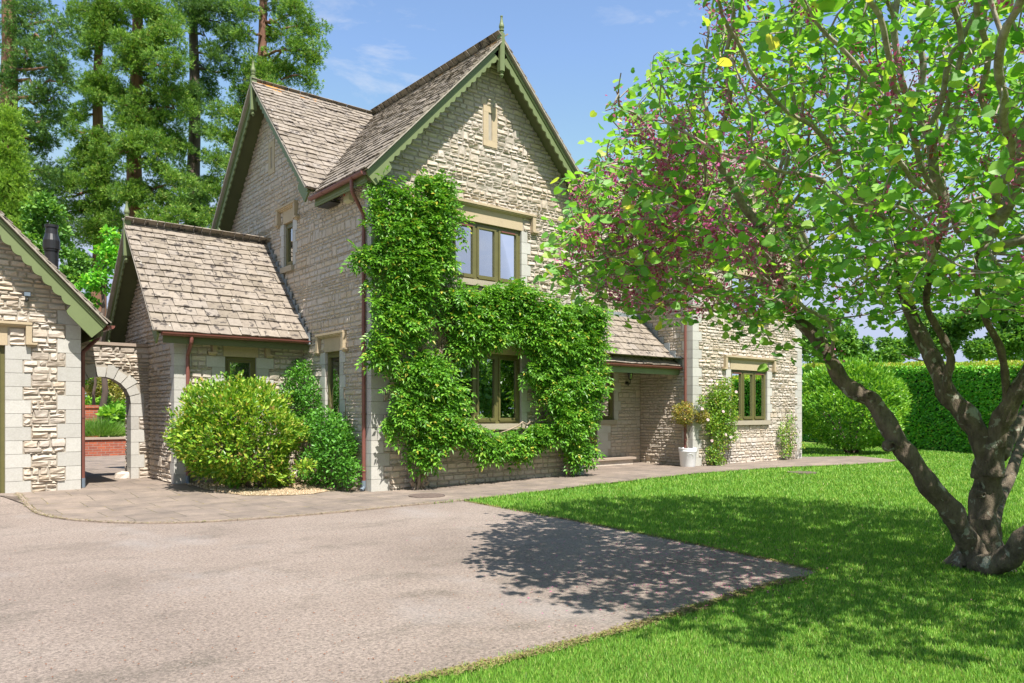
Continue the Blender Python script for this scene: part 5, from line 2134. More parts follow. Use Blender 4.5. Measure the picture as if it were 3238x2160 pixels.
for px_, py_ in ((1633, 873), (1612, 939), (1634, 1012), (1625, 964), (1678, 1004), (1666, 998), (1645, 882), (1660, 945), (1690, 900)):
    c = ony(px_, py_, FY - .42)
    u = unit(A3(-.5, -1, .4) + RNG.normal(size=3) * .2)
    a_ = np.linspace(0, 2 * PI, 7, endpoint=False)
    e1 = unit(np.cross(u, UP))
    e2 = np.cross(e1, u)
    for rr_, n_ in ((1.0, 6), (.6, 5)):
        a_ = np.linspace(0, 2 * PI, n_, endpoint=False)
        P = np.repeat(c[None], n_, 0)
        D = np.cos(a_)[:, None] * e1 + np.sin(a_)[:, None] * e2 + u * (.35 if rr_ == 1 else .9)
        scatter(fb, P, D, np.repeat(u[None], n_, 0), .045 * rr_, OBO * np.array([2.0, 1, 1]), OBO_F)
for k in range(8):
    x_ = 16.5 + RNG.uniform(-.25, .25)
    limb(st, (x_, FY - .1, 0), (x_ + RNG.uniform(-.3, .5), FY - .12, RNG.uniform(1.4, 2.5)), .012, .005, .3, 8, 5)
mb.build('foliage', M['rose'], ro)
fb.build('blossom', M['petal'], ro)
st.build('stem', M['bark_judas'], ro, smooth=True)

# thin young climber at the far corner
yc = thing('young_climber', (20.1, 11.6, 0), 'thin young climber at the far corner of the right wing', 'climbing plant')
mb, st = MB(), MB()
for cx_, cy_, rx_, ry_ in ((1806, 1040, 16, 16), (1800, 1015, 12, 22), (1806, 985, 14, 26), (1818, 965, 9, 24), (1794, 990, 7, 20), (1822, 1000, 7, 22), (1812, 1030, 12, 20), (1845, 1022, 6, 8)):
    c = ony(cx_, cy_, FY - .16)
    dd = float((c - C0) @ FW)
    ex_, ez_ = rx_ * K / FPX * dd * 1.2, ry_ * K / FPX * dd
    ellipsoid_leaves(mb, c, (ex_, .12, ez_), int(ex_ * ez_ * 1500) + 30, .065, OBO * np.array([1.3, 1, 1]), OBO_F, .05, .2, .7, .9, cut=lambda P: (P[:, 2] > .04) & (P[:, 1] < FY - .03))
for k in range(8):
    x_ = 20.0 + RNG.uniform(-.25, .3)
    limb(st, (x_, FY - .06, 0), (x_ + RNG.uniform(-.2, .2), FY - .07, RNG.uniform(.9, 1.9)), .009, .004, .3, 8, 5)
limb(st, (19.9, FY - .05, .9), (19.55, FY - .05, 2.0), .006, .004, .2, 8, 5)
mb.build('foliage', M['rose'], yc)
st.build('stem', M['twig'], yc, smooth=True)

# potted standard tree
pt = onz(1579, 1076)
pt[2] = float(gh(pt[0], pt[1])) + .016
pdist = float((pt - C0) @ FW)
pot_tree = thing('potted_tree', tuple(pt), 'small yellowing standard tree in a round white pot beside the porch', 'potted tree')
hpot = 43 * K / FPX * pdist
rt_, rb_ = 22 * K / FPX * pdist, 16.5 * K / FPX * pdist
mb = MB()
mb.lathe(pt, [(0, 0), (rb_, 0), (rb_ + .005, .01), (rt_ * .90, hpot * .78), (rt_ * .93, hpot * .80), (rt_ * .96, hpot * .84), (rt_ * .93, hpot * .86), (rt_ * .98, hpot * .97), (rt_, hpot), (rt_ - .02, hpot), (rt_ - .04, hpot * .9), (0, hpot * .9)], 32)
potm = mb.build('pot', M['white'], pot_tree, smooth=False)
for f_ in potm.data.polygons:
    f_.use_smooth = True
# moulded emblem: ring with a little tree
vd = unit(-FW * 1.0 + RT * .06)
vd = unit(A3(vd[0], vd[1], 0))
sd_ = np.cross(UP, vd)
ecn = pt + vd * (rt_ * .80 + .006) + UP * hpot * .53
em = MB()
er = 7.5 * K / FPX * pdist
for q in np.linspace(0, 2 * PI, 25)[:-1]:
    pass
def emb(pts_, r_):
    em.tube([ecn + sd_ * x + UP * z + vd * (.004 + z * .20 - x * x * 1.5) for x, z in pts_], r_, 6)
emb([(er * math.cos(q), er * math.sin(q)) for q in np.linspace(0, 2 * PI, 25)], .0065)
emb([(0, -er * .75), (0, er * .1)], .006)
for q in (-.9, -.45, 0, .45, .9):
    emb([(0, -er * .15 + abs(q) * .0), (er * .62 * math.sin(q), er * .62 * math.cos(q))], .0045)
emb([(-er * .45, -er * .7), (er * .45, -er * .7)], .0045)
em.build('moulded_emblem', m_plain('grey_moulding', (.5, .5, .5), .5, .05, 5), potm)
MB().lathe(pt + UP * (hpot * .9), [(0, .004), (rt_ * .9, .004)], 20).build('soil', M['soil'], pot_tree)
tc_ = at(1578, 955, pdist)
mb = MB()
limb(mb, pt + UP * hpot * .85, tc_ + A3(0, 0, -.1), .022, .014, .12, 9, 8)
for k in range(22):
    u = sph(1)[0]
    u[2] = abs(u[2]) * .7
    limb(mb, tc_ - UP * .18, tc_ + u * .32, .009, .003, .25, 6, 5)
for k in range(5):
    limb(mb, tc_ - UP * .1, at(1612 + RNG.uniform(-8, 8), 958 + RNG.uniform(-10, 10), pdist + .1), .007, .003, .2, 6, 5)
mb.build('trunk', M['twig'], pot_tree, smooth=True)
mb = MB()
er1 = 30 * K / FPX * pdist
ellipsoid_leaves(mb, at(1570, 950, pdist), (er1 * .95, er1 * .9, er1 * .92), 1900, .045, OBO * np.array([1.4, 1, 1]), OBO_F, .35, .3, .8, .8)
ellipsoid_leaves(mb, at(1612, 958, pdist + .1), (er1 * .55, er1 * .6, er1 * .5), 750, .045, OBO * np.array([1.4, 1, 1]), OBO_F, .2, .3, .8, .8)
mb.build('crown', M['topiary'], pot_tree)

# ================================================================== LAUREL, HEDGE AND TREES TO THE RIGHT
lc = onz(1955, 1044)
ld = float((lc - C0) @ FW)
laurel = thing('laurel_bush', (lc[0], lc[1], 0), 'big rounded laurel bush on a short stem between the house and the tall hedge', 'bush')
mb = MB()
lr = 118 * K / FPX * ld
c = at(1953, 935, ld)
hz = 106 * K / FPX * ld
ellipsoid_leaves(mb, c, (lr, lr * .9, hz), 15000, .15, FOLD, FOLD_F, .82, .5, .8, .5, cut=lambda P: P[:, 2] > .28)
for k in range(260):
    u = sph(1)[0]
    pc_ = c + u * A3(lr, lr * .9, hz) * RNG.uniform(.9, 1.05)
    if pc_[2] < .35:
        continue
    n_ = 14
    P = pc_ + u * RNG.uniform(-.1, .16, (n_, 1)) + RNG.normal(size=(n_, 3)) * .05
    scatter(mb, P, u * .8 + RNG.normal(size=(n_, 3)) * .6 + A3(0, 0, .6), A3(0, 0, 1) + RNG.normal(size=(n_, 3)) * .4, RNG.uniform(.1, .18, n_), FOLD, FOLD_F)
mb.build('foliage', M['laurel'], laurel)
mb = MB()
for k in range(7):
    an = k * .9
    limb(mb, (lc[0] + math.cos(an) * .12, lc[1] + math.sin(an) * .12, -.02), c + A3(math.cos(an) * lr * .5, math.sin(an) * lr * .5, -.2), .05, .03, .15, 6, 7)
u = sph(300)
mb.build('stem', M['bark_dark'], laurel, smooth=True)

hA, hB = onz(2000, 1027), onz(2400, 1053)
hA = hA + (hA - hB) * .62
hB = hB + (hB - hA) * .35
hdir = unit(hB - hA)
hn = unit(np.cross(UP, hdir))
if hn @ (C0 - hA) < 0:
    hn = -hn
HL_ = np.linalg.norm(hB - hA)
HH = 3.22
a_l = float((ony(2000, 1027, onz(2000, 1027)[1]) - hA) @ hdir)
a_r = float((onz(2351, 1050) - hA) @ hdir)


def htop(a_):
    return 3.23 + (2.86 - 3.23) * (np.asarray(a_) - a_l) / (a_r - a_l)


hedge = thing('hedge', tuple((hA + hB) / 2), 'tall clipped hedge closing the lawn behind the flowering tree', 'hedge')
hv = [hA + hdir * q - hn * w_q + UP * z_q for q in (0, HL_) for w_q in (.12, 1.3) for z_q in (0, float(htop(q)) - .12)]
MB().add(hv, [(0, 1, 3, 2), (4, 6, 7, 5), (0, 4, 5, 1), (2, 3, 7, 6), (0, 2, 6, 4), (1, 5, 7, 3)]).build('dark_shade_core', M['core'], hedge)  # added solid box, coloured dark to stand for shade behind the leaves
mb = MB()
n_ = int(HL_ * HH * 760)
a_ = RNG.uniform(0, HL_, n_)
z_ = RNG.uniform(.01, 1, n_) * htop(a_)
dp_ = RNG.uniform(-.03, .13, n_) + .05 * np.sin(a_ * 1.7) + .03 * np.sin(z_ * 3 + a_)
P = hA + a_[:, None] * hdir - hn * dp_[:, None] + UP * z_[:, None]
D = RNG.normal(size=(n_, 3)) * .6 + hn * .8 + A3(0, 0, -.35)
Nn = hn * .45 + A3(-.2, -.5, 1.0) + RNG.normal(size=(n_, 3)) * .35
scatter(mb, P, D, Nn, RNG.uniform(.07, .12, n_), OBO * np.array([1.6, 1, 1]), OBO_F)
hf = mb.build('foliage', M['hedge'], hedge)
mb = MB()
n_ = int(HL_ * 1500)
a_ = RNG.uniform(0, HL_, n_)
P = hA + a_[:, None] * hdir - hn * RNG.uniform(-.05, 1.2, n_)[:, None] + UP * (htop(a_) + RNG.uniform(-.18, .08, n_) + .03 * np.sin(a_ * 2))[:, None]
scatter(mb, P, RNG.normal(size=(n_, 3)) * .5 + A3(0, 0, 1), RNG.normal(size=(n_, 3)) + hn, RNG.uniform(.06, .11, n_), OBO * np.array([1.4, 1, 1]), OBO_F)
hf2 = mb.build('foliage', M['hedgetip'], hedge)
plab(hf2, 'yellow green new growth along the hedge top')


def crown_tree(name, label, px_, base_d, blobs, mat, trunk_r, leaf, dens, group=None, cat_='tree', bark='bark_dark', T=OBO * np.array([1.5, 1, 1]), TF=OBO_F, shell=.45, zb=0, kind_depth=.8, droop=0, up=.3, base_xy=None, lean=0):
    """broadleaf tree: trunk, limbs to each foliage mass, crown of leaf clumps; blobs in photo px"""
    b = at(px_, YH / K + CAMH * FPX / base_d / K, base_d)
    b[2] = zb
    t = thing(name, tuple(b), label, cat_, group)
    tr, cr_ = MB(), MB()
    topz = max(at(x, y, base_d)[2] for x, y, *_ in blobs)
    tp_ = b + A3(0, 0, topz * .8) + A3(lean, 0, 0)
    limb(tr, b - UP * .1, tp_, trunk_r, trunk_r * .35, .06, 9, 9)
    for bl_ in blobs:
        x, y, rx_, ry_ = bl_[:4]
        dd = base_d + (bl_[4] if len(bl_) > 4 else 0)
        c_ = at(x, y, dd)
        ex_, ez_ = rx_ * K / FPX * dd, ry_ * K / FPX * dd
        hgt = min(max(c_[2] - ez_ * .8, b[2] + .4), tp_[2])
        f_ = (hgt - b[2]) / max(.1, tp_[2] - b[2])
        limb(tr, b + (tp_ - b) * min(.95, max(.15, f_)), c_, trunk_r * .3, trunk_r * .08, .2, 6, 6)
        ne = max(30, int(ex_ * ez_ * dens))
        ey_ = min(ex_, ez_) * kind_depth if min(ex_, ez_) > .8 else max(ex_, ez_) * kind_depth
        u_ = sph(max(4, int(2 + ex_ * ez_ * .9)))
        # sub-clumps
        ns = len(u_)
        for q in range(ns):
            cc_ = c_ + (RT * u_[q, 0] * ex_ + FW * u_[q, 1] * ey_ + UP * u_[q, 2] * ez_) * RNG.uniform(.45, .8)
            rs_ = RNG.uniform(.35, .5) * min(ex_, ez_) + .12 * max(ex_, ez_)
            ellipsoid_leaves(cr_, cc_, (rs_ * 1.1, rs_ * 1.1, rs_ * .85), max(12, ne // ns), leaf, T, TF, shell, up, .8, .7, droop=droop)
    tr.build('trunk', M[bark], t, smooth=True)
    cr_.build('crown', M[mat], t)
    return t


crown_tree('garden_tree', 'leafy green tree rising behind the laurel bush', 1905, 44, [(1880, 800, 45, 35), (1925, 780, 45, 38), (1850, 750, 30, 40), (1955, 815, 28, 22), (1900, 740, 36, 28)], 'farleaf', .22, .24, 1800, 'trees beyond the hedge')
crown_tree('garden_tree', 'broad dark tree behind the hedge seen between the leaning limbs', 2140, 48, [(2100, 800, 60, 30), (2060, 815, 40, 22), (2160, 770, 60, 45), (2200, 720, 60, 50), (2120, 740, 45, 30)], 'farleaf', .3, .26, 1500, 'trees beyond the hedge')
crown_tree('garden_tree', 'tall tree behind the hedge at the right edge of the photo', 2310, 46, [(2270, 790, 50, 40), (2330, 760, 60, 60), (2300, 690, 60, 60), (2370, 680, 60, 70), (2250, 720, 40, 40)], 'farleaf', .3, .26, 1500, 'trees beyond the hedge')
crown_tree('garden_tree', 'distant pale tree low above the hedge beside the laurel', 2010, 60, [(2000, 818, 40, 18), (2040, 805, 40, 26), (1985, 800, 25, 20), (2080, 790, 40, 30)], 'farleaf', .2, .26, 1200, 'trees beyond the hedge')

# ================================================================== TALL CONIFERS (left)
ST, STF = SPR, SPR_F


def redwood(label, px_, d, rb, height, blobs, mat='sequoia', bark='bark_redwood', lean=0.0, dens=58, size=.52, name='redwood_tree', top_extra=True, fill=12, cover=(), bare=()):
    b = at(px_, YH / K, d)
    b[2] = 0
    t = thing(name, tuple(b), label, 'tree', 'tall conifers behind the house')
    tr, cr_ = MB(), MB()
    z = np.linspace(-.2, height, 16)
    pts = np.stack([b[0] + lean * RT[0] * z / 10 + .08 * np.sin(z * .5 + px_), b[1] + lean * RT[1] * z / 10 + .08 * np.cos(z * .4), z], -1)
    rr_ = rb * (1 - .85 * z / height) * (1 + .55 * np.exp(-np.maximum(z, 0) / 1.2))
    tr.tube(pts, rr_, 12)

    def axis(zz):
        return np.array([np.interp(zz, z, pts[:, 0]), np.interp(zz, z, pts[:, 1]), zz])
    bl2 = list(blobs)
    for y0_, y1_ in cover:
        for yy in np.arange(y0_, y1_, 26):
            bl2.append((px_ + RNG.uniform(-12, 12), yy, 24, 20, -1.0))
    if top_extra:
        ztop = at(px_, 0, d)[2]
        zz = ztop + .6
        while zz < height:
            f = 1 - (zz - 2) / (height - 2)
            R_ = 3.4 * f + .3
            for q in range(3):
                an = RNG.uniform(0, 2 * PI)
                pc_ = axis(zz) + A3(math.cos(an), math.sin(an), 0) * R_ * .55
                bl2.append(('w', pc_, R_ * .6, .9))
            zz += 1.3
    for bl_ in bl2:
        if bl_[0] == 'w':
            c_, ex_, ez_ = bl_[1:]
            dn = .3
        else:
            x, y, rx_, ry_ = bl_[:4]
            dd = d + (bl_[4] if len(bl_) > 4 else RNG.uniform(-1.6, .6))
            c_ = at(x, y, dd)
            ex_, ez_ = rx_ * K / FPX * dd, ry_ * K / FPX * dd
            dn = 1.0
        az_ = axis(min(height - .5, c_[2] + .3 + .15 * ez_))
        limb(tr, az_, c_, .085, .03, .25, 7, 5)
        ns = max(4, int(4 + ex_ * ez_ * fill * dn))
        for q in range(ns):
            u_ = sph(1)[0]
            rr2 = RNG.random() ** .4
            cc_ = c_ + (RT * u_[0] * ex_ + FW * u_[1] * (ex_ + ez_) * .45 + UP * u_[2] * ez_) * rr2
            rs_ = RNG.uniform(.30, .60)
            if bare:
                qx, qy = project(cc_)
                if abs(qx - px_) < 17 and any(y0_ < qy < y1_ for y0_, y1_ in bare):
                    continue
            n_ = int(dens * 1.7 * RNG.uniform(.6, 1.2) * (.5 if dn < 1 else 1))
            uu = sph(n_)
            uu[:, 2] = uu[:, 2] * .8 + .15
            P = cc_ + uu * rs_ * RNG.uniform(.3, 1.0, (n_, 1)) * A3(1, 1, .75)
            D = uu * .8 + RNG.normal(size=(n_, 3)) * .35 + A3(0, 0, .25)
            scatter(cr_, P, D, RNG.normal(size=(n_, 3)) + A3(-.1, -.3, .4), RNG.uniform(.55, 1.1, n_) * size * .5, ST, STF)
            if q % 3 == 0:
                limb(tr, c_, cc_, .025, .008, .3, 5, 4)
    tr.build('trunk', M[bark], t, smooth=True)
    cr_.build('crown', M[mat], t)
    return t


redwood('redwood on the far left edge with bare trunk showing through thin foliage', 18, 34, .62, 30,
        [(30, 60, 40, 40), (80, 40, 45, 45), (120, 90, 35, 45), (60, 120, 40, 35), (100, 160, 45, 35), (135, 150, 25, 30), (20, 180, 25, 40), (70, 220, 45, 35), (115, 230, 35, 28), (90, 280, 40, 35), (60, 330, 35, 35),
         (105, 330, 25, 30), (80, 390, 40, 30), (60, 440, 35, 35), (110, 400, 18, 22), (100, 450, 25, 25), (150, 60, 25, 35), (155, 190, 18, 22), (130, 270, 18, 18), (45, 290, 25, 30)], mat='sequoia_b', dens=40)
redwood('redwood with a bare reddish trunk gap beside the open sky', 228, 40, .50, 29,
        [(190, 20, 40, 30), (240, 30, 45, 35), (290, 25, 40, 35), (205, 70, 35, 35), (250, 90, 40, 40), (200, 120, 25, 28), (240, 150, 35, 30), (225, 190, 36, 30), (250, 215, 32, 30), (205, 210, 26, 20), (185, 270, 36, 20), (215, 245, 26, 22), (165, 300, 22, 14),
         (250, 330, 40, 30), (215, 320, 32, 22), (200, 355, 38, 26), (175, 375, 32, 24), (225, 385, 45, 32), (190, 420, 48, 34), (150, 440, 40, 30), (235, 440, 50, 36), (215, 480, 60, 34), (150, 490, 45, 30), (250, 520, 50, 40), (190, 540, 40, 30), (150, 400, 22, 20), (110, 460, 30, 30), (130, 540, 40, 40), (200, 620, 40, 40)], dens=52, bare=((235, 305), (120, 165), (560, 690)), cover=((0, 120), (175, 235), (315, 560)))
redwood('redwood with long drooping foliage in the middle of the group', 312, 37, .55, 31,
        [(330, 20, 45, 35), (370, 40, 40, 40), (340, 80, 45, 35), (385, 100, 40, 35), (330, 130, 45, 32), (380, 150, 45, 35), (290, 110, 30, 35), (285, 160, 35, 30), (330, 185, 45, 30), (385, 205, 45, 35), (300, 220, 40, 32), (350, 240, 50, 32), (400, 250, 40, 35),
         (330, 285, 50, 32), (375, 300, 45, 35), (290, 265, 36, 28), (345, 330, 50, 30), (300, 345, 40, 28), (400, 340, 35, 35), (370, 380, 50, 34), (310, 395, 35, 26), (395, 425, 42, 34), (345, 440, 38, 30), (300, 455, 35, 28), (380, 480, 48, 34), (330, 500, 40, 32), (290, 510, 35, 35), (300, 570, 35, 40), (410, 510, 35, 30), (270, 590, 30, 35)], dens=56, bare=((355, 420), (475, 540), (50, 85), (165, 210)), cover=((0, 40), (90, 150), (215, 350), (420, 470)))
redwood('dark trunked redwood just left of the side gable', 445, 42, .58, 32,
        [(430, 25, 35, 30), (480, 20, 35, 30), (510, 55, 40, 35), (470, 80, 36, 32), (440, 120, 30, 30), (500, 120, 35, 30), (535, 100, 30, 35), (470, 160, 30, 28), (530, 160, 35, 28), (430, 200, 28, 28), (480, 220, 30, 26), (440, 270, 30, 28), (475, 290, 26, 26), (430, 330, 30, 28), (460, 370, 30, 28), (430, 410, 30, 28), (455, 460, 32, 30), (480, 430, 22, 24), (430, 500, 30, 30), (470, 510, 30, 30), (540, 25, 30, 25)], mat='sequoia_b', bark='bark_dark', dens=48, bare=((70, 190), (265, 425)), cover=((0, 60), (200, 260), (430, 500)))
redwood('rightmost redwood leaning its foliage over the side gable ridge', 600, 39, .50, 31,
        [(570, 20, 35, 30), (620, 25, 40, 32), (670, 35, 40, 34), (710, 70, 32, 35), (650, 80, 40, 32), (690, 110, 40, 32), (725, 120, 18, 30), (575, 70, 28, 30), (620, 170, 32, 26), (660, 165, 42, 32), (700, 180, 24, 25), (585, 200, 36, 30), (550, 225, 32, 28), (640, 205, 36, 22), (520, 260, 32, 28), (560, 270, 35, 30), (510, 310, 32, 30), (545, 330, 30, 30), (500, 370, 30, 32), (530, 400, 28, 30), (505, 440, 28, 34), (495, 500, 28, 32), (530, 470, 24, 30), (480, 545, 24, 20), (570, 150, 26, 26), (610, 110, 22, 26)], dens=56, bare=((0, 140),), cover=((150, 300),))

# clipped looking golden cypress and the shrubs filling below
redwood('narrow golden green cypress rising over the garage roof at the left edge', 18, 28, .18, 9.3,
        [(20, 300, 16, 30, 0), (15, 350, 26, 34, 0), (30, 400, 24, 34, 0), (8, 420, 26, 40, 0), (35, 460, 26, 34, 0), (15, 500, 34, 40, 0), (45, 520, 26, 34, 0), (20, 560, 40, 40, 0), (22, 270, 9, 16, 0)], mat='cypress', dens=70, size=.42, name='cypress_tree', top_extra=False, fill=60)
crown_tree('bushy_tree', 'bushy light green tree between the garage roof and the redwoods', 120, 26, [(95, 500, 40, 40), (130, 560, 45, 50), (90, 570, 35, 45), (165, 610, 35, 45), (70, 520, 30, 40), (180, 660, 30, 40), (110, 470, 28, 26)], 'farleaf', .15, .15, 2600)
crown_tree('bushy_tree', 'dark green bush behind the extension ridge', 235, 24, [(225, 640, 30, 40), (250, 600, 32, 40), (205, 680, 28, 30), (262, 560, 26, 34)], 'hedge', .12, .14, 2600)
crown_tree('bushy_tree', 'green bush showing above the archway coping', 215, 26, [(215, 775, 32, 12), (240, 768, 26, 16)], 'darkbush', .08, .13, 2600)

# ================================================================== GARDEN SEEN THROUGH THE ARCH
BWY = 25.2
bw = thing('retaining_wall', (4.6, BWY, 0), 'low red brick retaining wall seen through the archway', 'wall')
MB().box((A3(0, BWY, 0), U, -VY, UP), 1.0, 9.5, -.3, 0, 0, .58).build('wall', M['brick'], bw)
MB().box((A3(0, BWY, 0), U, -VY, UP), .98, 9.52, -.33, .04, .582, .64).build('coping', M['slab_stone'], bw)
bw2 = thing('retaining_wall', (4.6, 26.8, 0), 'second brick wall behind the lavender, topped with brick', 'wall')
MB().box((A3(0, 26.9, 0), U, -VY, UP), 1.0, 5.3, -.3, 0, 0.5, 1.52).build('wall', M['brick'], bw2)
MB().box((A3(0, 26.9, 0), U, -VY, UP), .98, 5.32, -.33, .03, 1.522, 1.62).build('coping', M['brick'], bw2)
soil = sheet('raised_bed', [(1.0, BWY + .25), (9.5, BWY + .25), (9.5, 34), (1.0, 34)], .50, M['gravel'], 2.0)
lvd = at(235, 975, 24.6)
lav = thing('lavender', (lvd[0], BWY + .8, .6), 'mound of grey green lavender on the raised brick bed', 'lavender')
mb = MB()
n_ = 5200
a_ = RNG.uniform(0, 2 * PI, n_)
r_ = np.sqrt(RNG.random(n_))
lc_ = ony(230, 1000, BWY + .8)
bx_, by_ = r_ * np.cos(a_), r_ * np.sin(a_)
P = np.stack([lc_[0] + bx_ * .62, BWY + .8 + by_ * .5, np.full(n_, .60) + .12 * np.sqrt(1 - r_ ** 2)], -1)
D = np.stack([bx_ * .8, by_ * .8, 1.0 - .3 * r_], -1) + RNG.normal(size=(n_, 3)) * .12
scatter(mb, P, D, RNG.normal(size=(n_, 3)), RNG.uniform(.3, .62, n_) * (1 - .35 * r_ ** 2), LANCE * np.array([.10, 1, 1]), np.array(LANCE_F))
mb.build('foliage', M['lavender'], lav)
gp = ony(263, 985, BWY + 1.0)
gpt = thing('garden_pot', (gp[0], BWY + 1.0, .6), 'grey tapered pot of broad leaves beside the lavender', 'potted plant')
MB().lathe(A3(gp[0], BWY + 1.0, .60), [(0, 0), (.14, 0), (.22, .5), (.24, .52), (.2, .52), (.2, .45), (0, .45)], 18).build('pot', m_plain('grey_blue_pot', (.22, .26, .30), .5, .1, 5), gpt)
mb = MB()
ellipsoid_leaves(mb, A3(gp[0], BWY + 1.0, 1.3), (.34, .34, .24), 160, .24, OBO * np.array([1.7, 1, 1]), OBO_F, .1, .2, 1, .5)
mb.build('foliage', M['laurel'], gpt)
crown_tree('back_shrub', 'tall leafy green shrub closing the arch garden at the back', 240, 31, [(200, 880, 40, 40), (240, 865, 40, 40), (280, 880, 40, 40), (320, 890, 40, 40), (230, 920, 60, 30), (290, 920, 60, 30)], 'laurel', .06, .16, 1500, cat_='shrub', zb=.5)
crown_tree('variegated_shrub', 'cream and yellow variegated shrub at the back of the arch garden', 240, 28.3, [(225, 890, 25, 20), (255, 885, 28, 18), (285, 905, 22, 24), (210, 905, 18, 22), (245, 872, 22, 12)], 'variegated', .04, .12, 4500, cat_='shrub', zb=.5)
crown_tree('leafy_shrub', 'bright green leafy plants below the variegated shrub', 225, 27.6, [(215, 930, 24, 16), (250, 935, 28, 15), (285, 940, 22, 22), (240, 950, 22, 10)], 'laurel', .03, .15, 3500, cat_='shrub', zb=.5)
crown_tree('upright_conifer', 'small blue green upright conifer in the arch garden', 243, 27.2, [(243, 900, 6, 20, 0), (243, 925, 9, 20, 0), (243, 945, 11, 14, 0)], 'sequoia_b', .03, .10, 2600, cat_='conifer', zb=.5, T=SPR, TF=SPR_F)

# ================================================================== TREES BEHIND THE CAMERA (mirrored in the windows)
mb = MB()
for k in range(22):
    x_ = -22 + k * 3.3 + RNG.uniform(-1, 1)
    y_ = -19 + RNG.uniform(-2.5, 2.5)
    h_ = RNG.uniform(6.0, 9.5)
    for q in range(7):
        cc_ = A3(x_ + RNG.uniform(-1.6, 1.6), y_ + RNG.uniform(-1.5, 1.5), h_ * RNG.uniform(.2, .9))
        ellipsoid_leaves(mb, cc_, (2.0, 1.8, 1.7), 380, .42, OBO * np.array([1.6, 1, 1]), OBO_F, .4, .2, .8, .7)
tl = mb.build('treeline', M['farleaf'])
tag(tl, 'dark treeline mirrored in the ground floor windows', 'treeline', kind='stuff')
tl.location = (0, 0, 0)

# ================================================================== GRASS
DRV = [tuple(p[:2]) for p in drive_poly]
PAV = [tuple(p[:2]) for p in pave_poly]
BOX = [(-3, FY - .05), (20.65, FY - .05), (20.65, 40), (-3, 40)]
rg = np.random.default_rng(5)
NG = 950000
rr_ = np.exp(rg.uniform(math.log(2.4), math.log(34), NG))
th_ = TH + rg.uniform(-R(46), R(40), NG)
gx_, gy_ = rr_ * np.cos(th_), rr_ * np.sin(th_)
wob = .05 * np.sin(gx_ * 3.1 + gy_ * 1.7) * np.sin(gy_ * 4.3 - gx_) + .03 * np.sin(gx_ * 11 + gy_ * 7)
jx = gx_ + rg.normal(0, .035, NG) + wob
jy = gy_ + rg.normal(0, .035, NG) + wob
ok = ~pip(jx, jy, DRV) & ~pip(jx, jy, PAV) & ~pip(gx_, gy_, BOX)
gx_, gy_, rr_ = gx_[ok], gy_[ok], rr_[ok]
n = len(gx_)
hgt = rg.uniform(.016, .038, n) * np.clip(rr_ / 7, .9, 1.7)
wid = np.clip(.003 * rr_ / 4, .0022, .022)
az = rg.uniform(0, 2 * PI, n)
ln = rg.uniform(.1, .8, n)
base = np.stack([gx_, gy_, gh(gx_, gy_) - .004], -1)
sd2 = np.stack([np.cos(az), np.sin(az), 0 * az], -1) * wid[:, None]
la = az + rg.normal(PI / 2, .7, n)
tip = base + np.stack([np.cos(la) * ln * hgt, np.sin(la) * ln * hgt, hgt], -1)
V = np.stack([base - sd2, base + sd2, tip], 1).reshape(-1, 3)
F = np.arange(3 * n).reshape(-1, 3)
grass = MB().add(V, F).build('grass', M['blade'])
tag(grass, 'short mown green grass of the front lawn', 'grass', kind='stuff')

# worn brown lip where the drive meets the lawn
def along(pts, n, spread):
    P = np.array([p[:2] for p in pts])
    L = np.r_[0, np.cumsum(np.linalg.norm(np.diff(P, axis=0), axis=1))]
    t = rg.uniform(0, L[-1], n)
    Q = np.stack([np.interp(t, L, P[:, 0]), np.interp(t, L, P[:, 1])], -1)
    return Q + rg.normal(0, 1, (n, 2)) * spread * (.5 + .5 * np.sin(t * 5)[:, None] ** 2)


lipm = MB()
for pts, n_ in ((DRIVE_UP, 5000), (DRIVE_LO, 9000), (PAVE_LAWN, 2500), (KERB[2:], 2500)):
    Q = along(pts, n_, .035)
    P = np.stack([Q[:, 0], Q[:, 1], gh(Q[:, 0], Q[:, 1]) + .02], -1)
    if pts is DRIVE_UP or pts is DRIVE_LO:
        P[:, 2] -= .012
    az = rg.uniform(0, 2 * PI, n_)
    scatter(lipm, P, np.stack([np.cos(az), np.sin(az), .1 + .3 * rg.random(n_)], -1), np.stack([0 * az, 0 * az, 1 + 0 * az], -1) + rg.normal(0, .3, (n_, 3)), rg.uniform(.012, .035, n_), LANCE * np.array([.9, 1, 1]), np.array(LANCE_F))
lip = lipm.build('thatch', m_leaf('dry_thatch', [(0, (.16, .12, .06)), (.5, (.30, .24, .13)), (1, (.20, .24, .05))], .9, .1, (1, 1, 1), .1))
tag(lip, 'dry brown thatch and moss along the edges of the drive and paving', 'thatch', kind='stuff')

# fallen blossom on the drive and lawn
n = 5200
cpx = rg.normal(1650, 190, n)
cpy = rg.normal(1285, 55, n)
P = np.array([onz(x, y) for x, y in zip(cpx, np.clip(cpy, 1170, 1560))])
P[:, 2] = .009
ind = pip(P[:, 0], P[:, 1], DRV)
P[~ind, 2] = .03
P = P[ind | (rg.random(n) < .25)]
n = len(P)
pm_ = MB()
az = rg.uniform(0, 2 * PI, n)
scatter(pm_, P, np.stack([np.cos(az), np.sin(az), .15 + 0 * az], -1), np.stack([rg.normal(0, .3, n), rg.normal(0, .3, n), np.ones(n)], -1), rg.uniform(.008, .018, n), OBO * np.array([1.6, 1, 1]), OBO_F)
fp_ = pm_.build('fallen_blossom', M['blossom'])
tag(fp_, 'magenta petals scattered under the flowering tree', 'petals', kind='stuff')
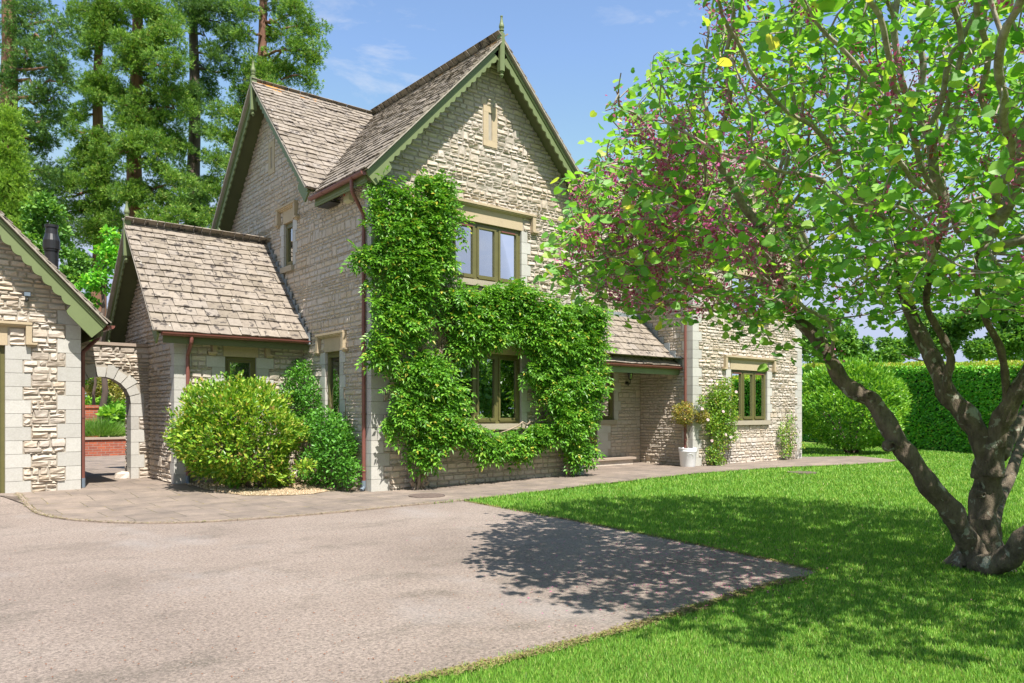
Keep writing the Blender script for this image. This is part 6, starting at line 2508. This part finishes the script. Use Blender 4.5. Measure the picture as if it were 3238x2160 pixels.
# leaf litter, grit and small stones on the drive
n = 2600
rr2 = np.exp(rg.uniform(math.log(2.4), math.log(14), n))
th2 = TH + rg.uniform(-R(30), R(42), n)
P = np.stack([rr2 * np.cos(th2), rr2 * np.sin(th2), np.full(n, .010)], -1)
P = P[pip(P[:, 0], P[:, 1], DRV)]
n = len(P)
gm = MB()
u = rg.normal(size=(n, 3))
az = rg.uniform(0, 2 * PI, n)
scatter(gm, P, np.stack([np.cos(az), np.sin(az), .3 + 0 * az], -1), np.stack([0 * az, 0 * az, 1 + 0 * az], -1), rg.uniform(.006, .016, n), OBO * np.array([1.8, 1, 3]), OBO_F)
gr = gm.build('grit', M['pod'])
tag(gr, 'dry leaf litter and grit lying on the drive', 'litter', kind='stuff')
# gravel in the bed
n = 9000
bxy = np.array([p[:2] for p in bed_poly])
lo, hi_ = bxy.min(0), bxy.max(0)
Q = rg.uniform(lo, hi_, (n, 2))
Q = Q[pip(Q[:, 0], Q[:, 1], [tuple(p[:2]) for p in bed_poly])]
n = len(Q)
P = np.stack([Q[:, 0], Q[:, 1], gh(Q[:, 0], Q[:, 1]) + .03], -1)
OCT = np.array([(1, 0, 0), (-1, 0, 0), (0, 1, 0), (0, -1, 0), (0, 0, .7), (0, 0, -.5)])
OCTF = np.array([(0, 2, 4), (2, 1, 4), (1, 3, 4), (3, 0, 4), (2, 0, 5), (1, 2, 5), (3, 1, 5), (0, 3, 5)])
gv = MB()
scatter(gv, P, rg.normal(size=(n, 3)), rg.normal(size=(n, 3)), rg.uniform(.008, .018, n), OCT, OCTF)
gvo = gv.build('gravel', m_leaf('buff_pebbles', [(0, (.25, .18, .12)), (.5, (.45, .34, .22)), (1, (.62, .52, .40))], .9, .0, (1, 1, 1), .2))
tag(gvo, 'buff pebbles in the bed under the yellow green shrub', 'gravel', kind='stuff')

# manhole covers
for (px_, py_, rr_, lab) in ((980, 1141, .30, 'round metal manhole cover in the paving before the wisteria'), (1842, 1087, .32, 'rusty drain cover set flush in the lawn near the far corner')):
    p = onz(px_, py_)
    z = float(gh(p[0], p[1])) + .018
    mh = MB().lathe(A3(p[0], p[1], z), [(0, .012), (rr_ - .03, .012), (rr_ - .028, .006), (rr_ - .015, .006), (rr_ - .012, .014), (rr_, .014), (rr_, -.02)], 36)
    for q in range(-4, 5):
        L_ = math.sqrt(max(0, (rr_ - .05) ** 2 - (q * .055) ** 2))
        mh.box((A3(p[0], p[1], z), U, VY, UP), -L_, L_, q * .055 - .012, q * .055 + .012, .010, .016)
    tag(mh.build('manhole_cover', M['iron'], origin=(p[0], p[1], z)), lab, 'manhole cover')
